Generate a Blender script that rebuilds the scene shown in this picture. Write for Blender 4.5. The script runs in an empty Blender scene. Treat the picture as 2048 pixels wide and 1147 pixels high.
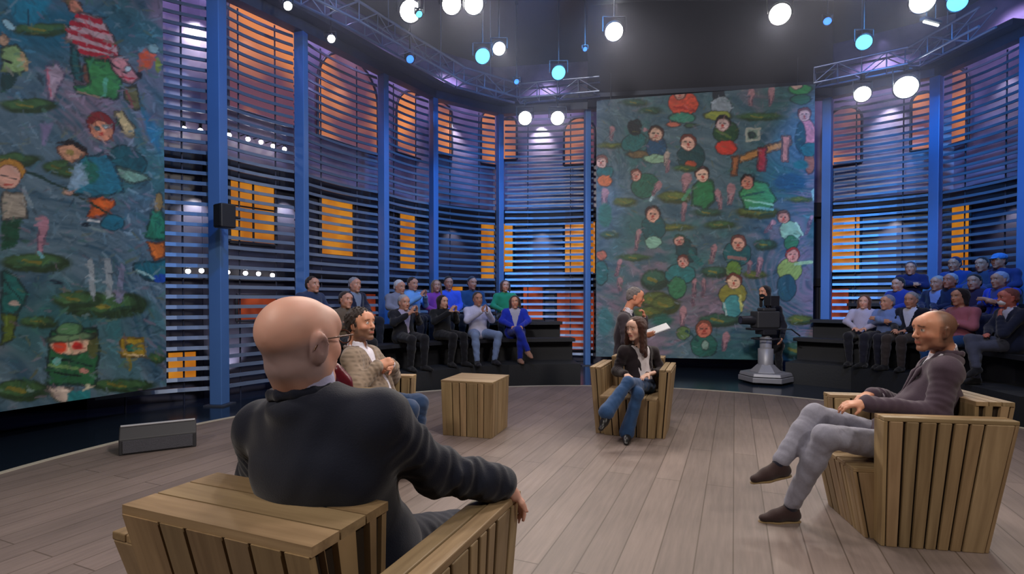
import bpy, math, random
import numpy as np
from mathutils import Vector, Matrix, Euler

# ------------------------------------------------------------------ camera
F = 1050.0                      # focal length in pixels of the 2048-wide frame
CAM_H = 1.40
PITCH = math.radians(-0.9)
HORIZON = 600.0
C = bpy.context.scene.collection
scn = bpy.context.scene
cam_d = bpy.data.cameras.new('camera')
cam = bpy.data.objects.new('camera', cam_d)
C.objects.link(cam)
cam.location = (0, 0, CAM_H)
cam.rotation_euler = (math.pi/2 + PITCH, 0, 0)
cam_d.sensor_width = 36.0
cam_d.lens = 36.0*F/2048
CY = HORIZON - F*math.tan(PITCH)       # image row of the optical axis
cam_d.shift_y = (CY - 573.5)/2048.0
cam_d.clip_start = 0.05
scn.camera = cam

# ------------------------------------------------------------------ world, exposure
w = bpy.data.worlds.new('world'); scn.world = w
w.use_nodes = True
w.node_tree.nodes['Background'].inputs[0].default_value = (0.10, 0.14, 0.32, 1)
w.node_tree.nodes['Background'].inputs[1].default_value = 0.02
scn.view_settings.view_transform = 'Standard'
scn.view_settings.look = 'None'
scn.view_settings.gamma = 1
scn.view_settings.exposure = 0.0
scn.cycles.max_bounces = 5
scn.cycles.diffuse_bounces = 3
scn.cycles.glossy_bounces = 3
scn.cycles.sample_clamp_indirect = 4
scn.cycles.caustics_reflective = False
scn.cycles.caustics_refractive = False

# ------------------------------------------------------------------ measuring helpers
def ray(px, py):
    v = Vector(((px-1024)/F, 1.0, -(py-CY)/F))
    v.rotate(Euler((PITCH, 0, 0)))
    return v
def at(px, py, depth):
    r = ray(px, py); k = depth/r.y
    return Vector((r.x*k, depth, CAM_H + r.z*k))
def onz(px, py, z=0.0):
    r = ray(px, py); k = (z-CAM_H)/r.z
    return Vector((r.x*k, r.y*k, z))
def project(p):                         # numpy (n,3) -> pixels
    q = np.asarray(p, float) - np.array([0, 0, CAM_H])
    c, s = math.cos(-PITCH), math.sin(-PITCH)
    y = q[:, 1]*c - q[:, 2]*s; z = q[:, 1]*s + q[:, 2]*c
    return 1024 + F*q[:, 0]/y, CY - F*z/y

# ------------------------------------------------------------------ studio light
def aim(o, target):
    o.rotation_euler = (Vector(target)-o.location).to_track_quat('-Z', 'Y').to_euler()
def spot(name, loc, target, power, angle, col=(1, .93, .84), r=.15, blend=.6):
    d = bpy.data.lights.new(name, 'SPOT'); d.energy = power; d.spot_size = math.radians(angle)
    d.spot_blend = blend; d.color = col; d.shadow_soft_size = r
    o = bpy.data.objects.new(name, d); C.objects.link(o); o.location = loc; aim(o, target)
    return o
WARM = (1, .90, .80); COOL = (.72, .80, 1); BLUE = (.05, .36, 1.0)
# front-of-house rig over and behind the camera
spot('key_light', (-3.5, -2.5, 6.2), (1.0, 5.0, .6), 620, 75, WARM, .35)
spot('key_light', (4.8, -2.0, 6.2), (1.2, 5.0, .6), 620, 75, WARM, .35)
spot('key_light', (-1.5, -1.5, 6.4), (3.6, 11.5, 3.0), 2800, 40, (1, .95, .92), .3)      # centre canvas
spot('key_light', (2.5, 1.0, 6.4), (-5.2, 5.6, 2.6), 980, 75, (1, .95, .92), .3)        # left canvas
# overhead rig: light that falls on the stage
spot('stage_light', (-2.2, 7.6, 6.3), (-.5, 2.0, 1.0), 260, 65, WARM, .2)
spot('stage_light', (4.8, 7.8, 6.3), (2.2, 3.2, 1.0), 260, 65, WARM, .2)
spot('stage_light', (1.6, 8.6, 6.3), (1.2, 5.2, .8), 200, 60, WARM, .2)
spot('stage_light', (1.2, 4.2, 6.9), (1.2, 4.2, 0), 360, 110, (1, .88, .86), .4)
spot('stage_light', (-3.4, .2, 6.0), (-.6, 1.5, 1.2), 330, 60, WARM, .25)
spot('stage_light', (5.6, 2.0, 6.0), (2.5, 3.4, 1.0), 260, 50, WARM, .25)
# blue wash on posts, louvres and audience
for loc, tgt, e in (((-.9, 4.5, 6.6), (-3.6, 8.9, 3.0), 400), ((.6, 7.5, 6.6), (-1.2, 12.2, 2.6), 700), ((5.4, 6.0, 6.6), (8.4, 9.8, 2.8), 900),
                    ((1.6, 8.5, 6.6), (-.2, 12.6, 2.4), 480), ((5.2, 7.5, 6.6), (7.6, 11.2, 2.6), 520), ((-2.0, 3.0, 6.6), (-4.4, 7.6, 3.4), 150)):
    spot('blue_wash', loc, tgt, e, 62, BLUE, .15)
for loc, tgt, e in (((1.2, 6.2, 6.3), (-2.2, 9.6, 6.0), 150), ((2.0, 7.0, 6.3), (.2, 11.6, 6.0), 150), ((4.0, 6.0, 6.3), (7.2, 9.6, 6.0), 170)):
    spot('truss_wash', loc, tgt, e, 50, (.12, .30, 1.0), .1)
for loc, tgt, e in (((-.5, 5.5, 6.5), (-1.3, 9.8, .9), 260), ((4.2, 4.5, 6.5), (6.8, 8.4, 1.2), 330)):
    spot('audience_wash', loc, tgt, e, 55, (.35, .50, 1.0), .2)

# ------------------------------------------------------------------ materials
MATS = {}
def mat(name, col, rough=.6, metal=0.0, spec=.5, emit=None, estr=0, attr=None, bump=0, bscale=80, var=0, sheen=0, tint=None, alpha=1):
    if name in MATS: return MATS[name]
    m = bpy.data.materials.new(name); m.use_nodes = True
    nt = m.node_tree; b = nt.nodes['Principled BSDF']; L = nt.links
    b.inputs['Base Color'].default_value = (*col, 1)
    b.inputs['Roughness'].default_value = rough; b.inputs['Metallic'].default_value = metal
    b.inputs['Specular IOR Level'].default_value = spec
    if sheen: b.inputs['Sheen Weight'].default_value = sheen
    if emit:
        b.inputs['Emission Color'].default_value = (*emit, 1); b.inputs['Emission Strength'].default_value = estr
    src = None
    if attr:
        a = nt.nodes.new('ShaderNodeAttribute'); a.attribute_name = attr; src = a.outputs['Color']
        L.new(src, b.inputs['Base Color'])
    if var:
        tc = nt.nodes.new('ShaderNodeTexCoord'); n = nt.nodes.new('ShaderNodeTexNoise')
        n.inputs['Scale'].default_value = bscale*.3; n.inputs['Detail'].default_value = 4
        L.new(tc.outputs['Object'], n.inputs['Vector'])
        mr = nt.nodes.new('ShaderNodeMapRange'); mr.inputs['To Min'].default_value = 1-var; mr.inputs['To Max'].default_value = 1+var
        L.new(n.outputs['Fac'], mr.inputs['Value'])
        mx = nt.nodes.new('ShaderNodeVectorMath'); mx.operation = 'SCALE'
        if src: L.new(src, mx.inputs[0])
        else: mx.inputs[0].default_value = col
        L.new(mr.outputs['Result'], mx.inputs['Scale']); L.new(mx.outputs[0], b.inputs['Base Color'])
    if bump:
        tc = nt.nodes.new('ShaderNodeTexCoord'); n = nt.nodes.new('ShaderNodeTexNoise')
        n.inputs['Scale'].default_value = bscale; n.inputs['Detail'].default_value = 3
        L.new(tc.outputs['Object'], n.inputs['Vector'])
        bp = nt.nodes.new('ShaderNodeBump'); bp.inputs['Strength'].default_value = bump; bp.inputs['Distance'].default_value = .01
        L.new(n.outputs['Fac'], bp.inputs['Height']); L.new(bp.outputs['Normal'], b.inputs['Normal'])
    MATS[name] = m
    return m

def wood_mat(name, base, dark, scale=(40, 40, 2.5)):      # 'Col' attribute carries each plank's own tone
    m = bpy.data.materials.new(name); m.use_nodes = True; nt = m.node_tree; L = nt.links
    b = nt.nodes['Principled BSDF']; b.inputs['Roughness'].default_value = .55
    tc = nt.nodes.new('ShaderNodeTexCoord'); mp = nt.nodes.new('ShaderNodeMapping')
    a = nt.nodes.new('ShaderNodeAttribute'); a.attribute_name = 'Grain'
    mp.inputs['Scale'].default_value = scale
    L.new(a.outputs['Vector'], mp.inputs['Vector'])
    n = nt.nodes.new('ShaderNodeTexNoise'); n.inputs['Scale'].default_value = 1; n.inputs['Detail'].default_value = 6; n.inputs['Distortion'].default_value = .4
    L.new(mp.outputs[0], n.inputs['Vector'])
    cr = nt.nodes.new('ShaderNodeValToRGB')
    cr.color_ramp.elements[0].position = .28; cr.color_ramp.elements[0].color = (*dark, 1)
    cr.color_ramp.elements[1].position = .72; cr.color_ramp.elements[1].color = (*base, 1)
    L.new(n.outputs['Fac'], cr.inputs['Fac'])
    c = nt.nodes.new('ShaderNodeAttribute'); c.attribute_name = 'Col'
    mx = nt.nodes.new('ShaderNodeVectorMath'); mx.operation = 'MULTIPLY'
    L.new(cr.outputs['Color'], mx.inputs[0]); L.new(c.outputs['Color'], mx.inputs[1])
    L.new(mx.outputs[0], b.inputs['Base Color'])
    bp = nt.nodes.new('ShaderNodeBump'); bp.inputs['Strength'].default_value = .25; bp.inputs['Distance'].default_value = .004
    L.new(n.outputs['Fac'], bp.inputs['Height']); L.new(bp.outputs['Normal'], b.inputs['Normal'])
    return m

# ------------------------------------------------------------------ object helpers
def tag(o, label=None, cat=None, group=None, kind=None):
    if label: o['label'] = label
    if cat: o['category'] = cat
    if group: o['group'] = group
    if kind: o['kind'] = kind
    return o
def empty(name, loc, rz=0, label=None, cat=None, group=None):
    o = bpy.data.objects.new(name, None); C.objects.link(o); o.empty_display_size = .1
    o.location = loc; o.rotation_euler = (0, 0, rz)
    return tag(o, label, cat, group)
def link(name, me, parent=None, m=None):
    o = bpy.data.objects.new(name, me); C.objects.link(o)
    if parent: o.parent = parent
    if m is not None:
        for x in (m if isinstance(m, (list, tuple)) else [m]): me.materials.append(x)
    return o
class MB:
    """collects simple shapes into one mesh"""
    def __init__(s): s.v = []; s.f = []; s.sm = []; s.mi = []; s.col = []; s.gr = []
    def add(s, vs, fs, smooth=False, mi=0, col=None, grain=None):
        o = len(s.v); s.v += [tuple(v) for v in vs]
        s.f += [tuple(i+o for i in f) for f in fs]; s.sm += [smooth]*len(fs); s.mi += [mi]*len(fs)
        s.col += [col or (1, 1, 1)]*len(vs)
        s.gr += grain if grain else [tuple(v) for v in vs]
        return s
    def hexa(s, p, bev=0, mi=0, col=None, grain=None):
        # p: 8 corners, bottom 0-3 counter-clockwise, top 4-7
        F6 = [(3, 2, 1, 0), (4, 5, 6, 7), (0, 1, 5, 4), (1, 2, 6, 5), (2, 3, 7, 6), (3, 0, 4, 7)]
        return s.add(p, F6, False, mi, col, grain)
    def box(s, lo, hi, mi=0, col=None, M=None):
        x0, y0, z0 = lo; x1, y1, z1 = hi
        p = [(x0, y0, z0), (x1, y0, z0), (x1, y1, z0), (x0, y1, z0), (x0, y0, z1), (x1, y0, z1), (x1, y1, z1), (x0, y1, z1)]
        if M is not None: p = [tuple(M @ Vector(q)) for q in p]
        return s.hexa(p, mi=mi, col=col)
    def tube(s, a, b, r, r2=None, n=8, mi=0, caps=True, smooth=True):
        a = Vector(a); b = Vector(b); r2 = r if r2 is None else r2
        d = (b-a).normalized(); u = d.orthogonal().normalized(); w_ = d.cross(u)
        vs = []
        for c, rr in ((a, r), (b, r2)):
            for i in range(n):
                t = 2*math.pi*i/n; vs.append(c + (u*math.cos(t)+w_*math.sin(t))*rr)
        s.add(vs, [(i, (i+1) % n, n+(i+1) % n, n+i) for i in range(n)], smooth, mi)
        if caps:
            s.add(vs, [tuple(reversed(range(n))), tuple(range(n, 2*n))], False, mi)
        return s
    def path(s, pts, r, n=6, mi=0):
        for a, b in zip(pts, pts[1:]): s.tube(a, b, r, n=n, mi=mi)
        return s
    def lathe(s, prof, n=24, M=None, mi=0):
        vs = []
        for r, z in prof:
            for i in range(n):
                t = 2*math.pi*i/n; v = Vector((r*math.cos(t), r*math.sin(t), z)); vs.append(M @ v if M is not None else v)
        k = len(prof); fs = []
        for j in range(k-1):
            for i in range(n): fs.append((j*n+i, j*n+(i+1) % n, (j+1)*n+(i+1) % n, (j+1)*n+i))
        return s.add(vs, fs, True, mi)
    def ell(s, c, r, mi=0, nu=14, nv=8, M=None):
        vs = []; fs = []
        for j in range(nv+1):
            ph = math.pi*j/nv
            for i in range(nu):
                t = 2*math.pi*i/nu
                v = Vector((c[0]+r[0]*math.sin(ph)*math.cos(t), c[1]+r[1]*math.sin(ph)*math.sin(t), c[2]+r[2]*math.cos(ph)))
                vs.append(M @ v if M is not None else v)
        for j in range(nv):
            for i in range(nu): fs.append((j*nu+i, (j+1)*nu+i, (j+1)*nu+(i+1) % nu, j*nu+(i+1) % nu))
        return s.add(vs, fs, True, mi)
    def build(s, name, m, parent=None, bevel=0):
        me = bpy.data.meshes.new(name); me.from_pydata(s.v, [], s.f); me.update()
        me.polygons.foreach_set('use_smooth', s.sm); me.polygons.foreach_set('material_index', s.mi)
        a = me.color_attributes.new('Col', 'FLOAT_COLOR', 'POINT')
        a.data.foreach_set('color', np.c_[np.array(s.col, np.float32), np.ones(len(s.v), np.float32)].ravel())
        g = me.attributes.new('Grain', 'FLOAT_VECTOR', 'POINT')
        g.data.foreach_set('vector', np.array(s.gr, np.float32).ravel())
        o = link(name, me, parent, m)
        if bevel:
            b = o.modifiers.new('bevel', 'BEVEL'); b.width = bevel; b.segments = 2; b.limit_method = 'ANGLE'
        return o
def copy_tree(o, parent=None):
    c = o.copy(); C.objects.link(c); c.parent = parent
    for ch in o.children: copy_tree(ch, c)
    return c
rnd = random.Random(7)
# ================================================================== THE SETTING
STAGE_C = Vector((.97, 3.4)); STAGE_R = 5.2
DARK_Z = -.10
# wooden stage disc
def disc(name, r, z0, z1, m, n=96, r_in=0):
    b = MB(); vs = []; 
    for z in (z0, z1):
        for i in range(n):
            t = 2*math.pi*i/n; vs.append((STAGE_C.x+r*math.cos(t), STAGE_C.y+r*math.sin(t), z))
    b.add(vs, [(i, (i+1) % n, n+(i+1) % n, n+i) for i in range(n)] + [tuple(range(n, 2*n))])
    return b.build(name, m)
def stage_wood():
    m = bpy.data.materials.new('stage_boards'); m.use_nodes = True; nt = m.node_tree; L = nt.links
    b = nt.nodes['Principled BSDF']; b.inputs['Roughness'].default_value = .48; b.inputs['Specular IOR Level'].default_value = .35
    tc = nt.nodes.new('ShaderNodeTexCoord'); mp = nt.nodes.new('ShaderNodeMapping')
    mp.inputs['Rotation'].default_value = (0, 0, -math.radians(90-23))
    L.new(tc.outputs['Object'], mp.inputs['Vector'])
    br = nt.nodes.new('ShaderNodeTexBrick'); br.offset = .37; br.offset_frequency = 2; br.squash = 1
    for k, v in (('Scale', 1), ('Mortar Size', .004), ('Mortar Smooth', .1), ('Bias', 0), ('Brick Width', 2.6), ('Row Height', .19)): br.inputs[k].default_value = v
    br.inputs['Color1'].default_value = (.175, .138, .124, 1); br.inputs['Color2'].default_value = (.222, .174, .156, 1); br.inputs['Mortar'].default_value = (.10, .075, .062, 1)
    L.new(mp.outputs[0], br.inputs['Vector'])
    mp2 = nt.nodes.new('ShaderNodeMapping'); mp2.inputs['Scale'].default_value = (1.2, 16, 1)
    L.new(mp.outputs[0], mp2.inputs['Vector'])
    n = nt.nodes.new('ShaderNodeTexNoise'); n.inputs['Scale'].default_value = 2; n.inputs['Detail'].default_value = 7; n.inputs['Roughness'].default_value = .6
    L.new(mp2.outputs[0], n.inputs['Vector'])
    n2 = nt.nodes.new('ShaderNodeTexNoise'); n2.inputs['Scale'].default_value = 1.1; n2.inputs['Detail'].default_value = 3
    L.new(mp.outputs[0], n2.inputs['Vector'])
    ad = nt.nodes.new('ShaderNodeMath'); ad.operation = 'ADD'; L.new(n.outputs['Fac'], ad.inputs[0]); L.new(n2.outputs['Fac'], ad.inputs[1])
    mr = nt.nodes.new('ShaderNodeMapRange'); mr.inputs['From Min'].default_value = .6; mr.inputs['From Max'].default_value = 1.4
    mr.inputs['To Min'].default_value = .72; mr.inputs['To Max'].default_value = 1.28
    L.new(ad.outputs[0], mr.inputs['Value'])
    mx = nt.nodes.new('ShaderNodeVectorMath'); mx.operation = 'SCALE'
    L.new(br.outputs['Color'], mx.inputs[0]); L.new(mr.outputs[0], mx.inputs['Scale']); L.new(mx.outputs[0], b.inputs['Base Color'])
    bp = nt.nodes.new('ShaderNodeBump'); bp.inputs['Strength'].default_value = .3; bp.inputs['Distance'].default_value = .003
    L.new(n.outputs['Fac'], bp.inputs['Height']); L.new(bp.outputs['Normal'], b.inputs['Normal'])
    return m
M_stage = stage_wood()
o = disc('floor_stage', STAGE_R, DARK_Z, 0, M_stage); tag(o, kind='structure')
M_dark = mat('dark_gloss_floor', (.012, .020, .035), .16, 0, .6, bump=.04, bscale=6)
b = MB(); b.box((-13, -7, DARK_Z-.1), (16, 17, DARK_Z)); o = b.build('floor', M_dark); tag(o, kind='structure')
# pale edge strip round the stage
b = MB(); n = 128; vs = []
for r, z in ((STAGE_R-.002, DARK_Z+.001), (STAGE_R+.012, DARK_Z+.001), (STAGE_R+.012, .006), (STAGE_R-.05, .006), (STAGE_R-.05, .0005)):
    for i in range(n):
        t = 2*math.pi*i/n; vs.append((STAGE_C.x+r*math.cos(t), STAGE_C.y+r*math.sin(t), z))
b.add(vs, [(j*n+i, j*n+(i+1) % n, (j+1)*n+(i+1) % n, (j+1)*n+i) for j in range(4) for i in range(n)])
o = b.build('trim_1', mat('edge_strip', (.50, .46, .38), .4)); tag(o, kind='structure')
# ceiling and studio walls
M_ceil = mat('ceiling_dark', (.10, .09, .11), .55, var=.3, bscale=3)
b = MB(); b.box((-13, -7, 8.0), (16, 17, 8.2)); o = b.build('ceiling', M_ceil); tag(o, kind='structure')
M_drape = mat('studio_drape', (.010, .011, .018), .9)
for nm, lo, hi in (('wall_left', (-13.2, -7, -.2), (-13, 17, 8.2)), ('wall_right', (16, -7, -.2), (16.2, 17, 8.2)),
                   ('wall_back', (-13, 17, -.2), (16, 17.2, 8.2)), ('wall_front', (-13, -7.2, -.2), (16, -7, 8.2))):
    o = MB().box(lo, hi).build(nm, M_drape); tag(o, kind='structure')
# ceiling battens (suspended lighting pipes)
M_pipe = mat('pipe_grey', (.075, .080, .11), .4, .6)
for i, (y, z) in enumerate(((3.4, 7.5), (4.6, 7.5), (5.8, 7.5), (7.0, 7.5), (8.2, 7.5), (9.4, 7.4), (10.4, 7.3))):
    b = MB(); b.tube((-4.5, y, z), (9.5, y, z), .024)
    b.tube((-4.5, y, z+.22), (9.5, y, z+.22), .016)
    for k in range(15):
        x = -4.2+k*.95; b.tube((x, y, z), (x+.2, y, z+.22), .008, n=5); b.tube((x+.2, y, z+.22), (x+.4, y, z), .008, n=5)
    for x in (-3, 2.5, 8): b.tube((x, y, z+.22), (x, y, 8.0), .008)
    wh = ('the nearest of the row', 'second nearest of the row', 'third nearest of the row', 'in the middle of the row', 'third from the back', 'second from the back', 'farthest back near the centre canvas')[i]
    o = b.build('ceiling_pipe', M_pipe); tag(o, 'dark horizontal lighting pipe under the studio ceiling, '+wh, 'pipe', 'pipes under the ceiling')

# ------------------------------------------------------------------ ring of posts
POST = []
for px, d in ((165, 6.6), (438, 7.5), (605, 8.6), (768, 10.2), (868, 11.4), (1000, 12.4), (1174, 12.1), (1652, 11.4), (1868, 10.3), (2050, 8.7)):
    POST.append(Vector(((px-1024)/F*d, d)))
RING_Z = 5.74
M_post = mat('post_blue', (.10, .22, .50), .42, .1, var=.08, bscale=10)
post_where = ['hidden at the left canvas', 'in front of the warm yellow window beside the left canvas', 'left of the second tall arch, near the seated bald man', 'right of the second arch, above the beige-jacketed man',
              'third from the left canvas, above the purple-top spectator', 'fourth from the left canvas, above the green-top spectator', 'just left of the centre canvas', 'just right of the centre canvas', 'behind the right audience, middle of the right wall', 'at the far right edge of the picture']
GAP_SEG = 6     # between post 6 and 7 hangs the centre canvas
cen = Vector((2.4, 7.0))
for i, p in enumerate(POST):
    if i == 0: continue
    out = (p-cen).normalized(); ang = math.atan2(out.y, out.x)
    root = empty('steel_post', (p.x, p.y, DARK_Z), ang, 'tall blue square steel post '+post_where[i], 'post', 'blue posts of the louvred wall')
    b = MB(); wd = .095 if i == 1 else (.062 if i < 7 else .085)
    b.box((-.09, -wd, .02), (.09, wd, RING_Z-DARK_Z)); b.build('shaft', M_post, root, .008)
    b = MB(); b.box((-.15, -.15, 0), (.15, .15, .02))
    b.build('base_plate', mat('plate_grey', (.10, .11, .14), .5, .5), root)
    b = MB(); b.box((.09, -.012, .2), (.10, .012, RING_Z-.1))
    for k in range(37):
        z = .35+k*.145; b.box((.09, -.02, z-.012), (.13, .02, z+.012))
    b.build('bracket', mat('bracket_dark', (.02, .03, .06), .5), root)

# ------------------------------------------------------------------ louvre screens + facade behind
M_slat = mat('louvre_blue_grey', (.17, .21, .29), .34, .35)
M_rod = mat('rod_dark', (.02, .025, .05), .5)
def facade_mat():
    m = bpy.data.materials.new('facade_paint'); m.use_nodes = True; nt = m.node_tree; L = nt.links
    b = nt.nodes['Principled BSDF']; b.inputs['Roughness'].default_value = .35
    tc = nt.nodes.new('ShaderNodeTexCoord'); n = nt.nodes.new('ShaderNodeTexNoise'); n.inputs['Scale'].default_value = 1.5; n.inputs['Detail'].default_value = 4
    L.new(tc.outputs['Object'], n.inputs['Vector'])
    cr = nt.nodes.new('ShaderNodeValToRGB'); cr.color_ramp.elements[0].color = (.10, .09, .15, 1); cr.color_ramp.elements[1].color = (.30, .25, .36, 1)
    cr.color_ramp.elements[0].position = .3; cr.color_ramp.elements[1].position = .7
    L.new(n.outputs['Fac'], cr.inputs['Fac']); L.new(cr.outputs['Color'], b.inputs['Base Color'])
    return m
M_fac = facade_mat()
M_cornice = mat('cornice_dark', (.010, .010, .016), .7)
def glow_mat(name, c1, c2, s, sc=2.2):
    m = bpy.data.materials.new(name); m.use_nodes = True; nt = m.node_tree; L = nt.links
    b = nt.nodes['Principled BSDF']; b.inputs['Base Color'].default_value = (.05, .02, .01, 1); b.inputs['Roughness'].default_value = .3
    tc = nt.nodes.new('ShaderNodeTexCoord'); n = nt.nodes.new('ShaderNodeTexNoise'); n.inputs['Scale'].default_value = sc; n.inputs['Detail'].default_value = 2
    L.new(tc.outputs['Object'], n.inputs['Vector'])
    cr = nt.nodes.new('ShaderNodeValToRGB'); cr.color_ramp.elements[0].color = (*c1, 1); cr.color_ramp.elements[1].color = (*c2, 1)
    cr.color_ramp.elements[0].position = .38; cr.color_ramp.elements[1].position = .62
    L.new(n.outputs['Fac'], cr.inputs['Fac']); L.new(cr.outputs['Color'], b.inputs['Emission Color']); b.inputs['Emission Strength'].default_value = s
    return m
M_glowA = glow_mat('arch_window_glow', (.16, .06, .10), (.95, .30, .07), .75, .75)  # patchy orange glow painted into the emission colour by coarse noise
M_glowB = glow_mat('amber_window_glow', (.70, .21, .015), (1.0, .38, .03), .50)
M_glowR = glow_mat('red_window_glow', (.20, .02, .01), (.75, .12, .04), .38)
M_frame = mat('window_frame_dark', (.02, .02, .03), .5)
OFF = .75
WIN = [0]
def out_normal(i):
    d = (POST[i+1]-POST[i]).normalized(); n_ = Vector((-d.y, d.x)); return -n_ if n_.dot(POST[i]-cen) < 0 else n_
def node(i):
    if i == 0: return POST[0]+out_normal(0)*OFF
    if i == len(POST)-1: return POST[-1]+out_normal(i-1)*OFF+(POST[-1]-POST[-2]).normalized()*1.0
    a, b_ = out_normal(i-1), out_normal(i); m_ = (a+b_).normalized(); return POST[i]+m_*(OFF/m_.dot(a))
def plane_uv(A, B, px, py):
    """where a sight line meets the upright plane over ground line A-B: distance along, height"""
    r = ray(px, py); d = (B-A).normalized(); n_ = Vector((-d.y, d.x))
    k = (A.dot(n_))/(r.x*n_.x+r.y*n_.y)
    p = Vector((r.x*k, r.y*k)); return (p-A).dot(d), CAM_H + r.z*k
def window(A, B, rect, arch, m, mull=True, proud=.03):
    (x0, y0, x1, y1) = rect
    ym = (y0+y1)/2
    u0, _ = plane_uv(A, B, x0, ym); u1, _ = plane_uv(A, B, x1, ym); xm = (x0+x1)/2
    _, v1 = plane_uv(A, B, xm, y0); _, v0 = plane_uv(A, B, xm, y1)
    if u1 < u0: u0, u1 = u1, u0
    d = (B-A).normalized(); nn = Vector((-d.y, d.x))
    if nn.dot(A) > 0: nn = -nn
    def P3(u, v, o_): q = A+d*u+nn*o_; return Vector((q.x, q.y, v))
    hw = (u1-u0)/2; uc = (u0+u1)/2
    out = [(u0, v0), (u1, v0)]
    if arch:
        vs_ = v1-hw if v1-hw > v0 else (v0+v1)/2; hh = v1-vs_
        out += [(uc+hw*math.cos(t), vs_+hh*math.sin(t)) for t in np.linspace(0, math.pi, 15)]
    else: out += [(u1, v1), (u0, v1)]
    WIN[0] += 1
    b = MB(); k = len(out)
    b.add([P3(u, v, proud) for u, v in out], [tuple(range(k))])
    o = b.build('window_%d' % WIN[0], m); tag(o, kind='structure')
    fr = MB(); cc = [(u0, v0)]+out[1:]
    for (a_, b_) in zip(out, out[1:]+out[:1]): fr.tube(P3(*a_, proud+.02), P3(*b_, proud+.02), .028, n=6)
    if mull:
        fr.tube(P3(uc, v0, proud+.02), P3(uc, v1, proud+.02), .018, n=6)
        nr = max(1, int((v1-v0)/.75))
        for j in range(1, nr+1):
            vv = v0+(v1-v0)*j/(nr+1)
            if arch and vv > v1-hw: continue
            fr.tube(P3(u0, vv, proud+.02), P3(u1, vv, proud+.02), .014, n=6)
    fr.build('window_frame', M_frame, o)
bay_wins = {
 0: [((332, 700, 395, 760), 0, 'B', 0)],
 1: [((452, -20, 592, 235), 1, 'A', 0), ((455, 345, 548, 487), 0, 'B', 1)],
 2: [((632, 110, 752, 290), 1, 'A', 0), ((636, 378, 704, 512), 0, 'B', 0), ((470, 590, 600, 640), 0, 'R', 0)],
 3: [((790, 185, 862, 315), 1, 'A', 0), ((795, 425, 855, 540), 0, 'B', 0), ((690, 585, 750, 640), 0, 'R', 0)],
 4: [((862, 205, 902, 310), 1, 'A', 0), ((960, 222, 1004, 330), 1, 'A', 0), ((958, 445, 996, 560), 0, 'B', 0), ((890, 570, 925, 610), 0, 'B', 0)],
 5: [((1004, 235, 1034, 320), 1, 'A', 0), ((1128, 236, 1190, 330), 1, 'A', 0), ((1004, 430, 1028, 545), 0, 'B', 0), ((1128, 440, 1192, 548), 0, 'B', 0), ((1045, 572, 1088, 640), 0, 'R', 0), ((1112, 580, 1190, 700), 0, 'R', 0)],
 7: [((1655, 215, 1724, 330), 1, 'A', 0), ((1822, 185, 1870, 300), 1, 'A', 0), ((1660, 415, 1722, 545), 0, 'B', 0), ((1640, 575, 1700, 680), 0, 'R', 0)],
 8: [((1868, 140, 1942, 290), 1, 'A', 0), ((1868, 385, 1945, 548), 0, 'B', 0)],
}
bay_names = {0: 'between the left canvas and the first blue post', 1: 'with the warm yellow window, behind the bald man', 2: 'with the orange arch above the beige-jacketed man', 3: 'narrow bay above the light-blue spectator',
             4: 'above the purple-top spectator', 5: 'just left of the centre canvas', 7: 'just right of the centre canvas', 8: 'at the far right of the picture'}
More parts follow.
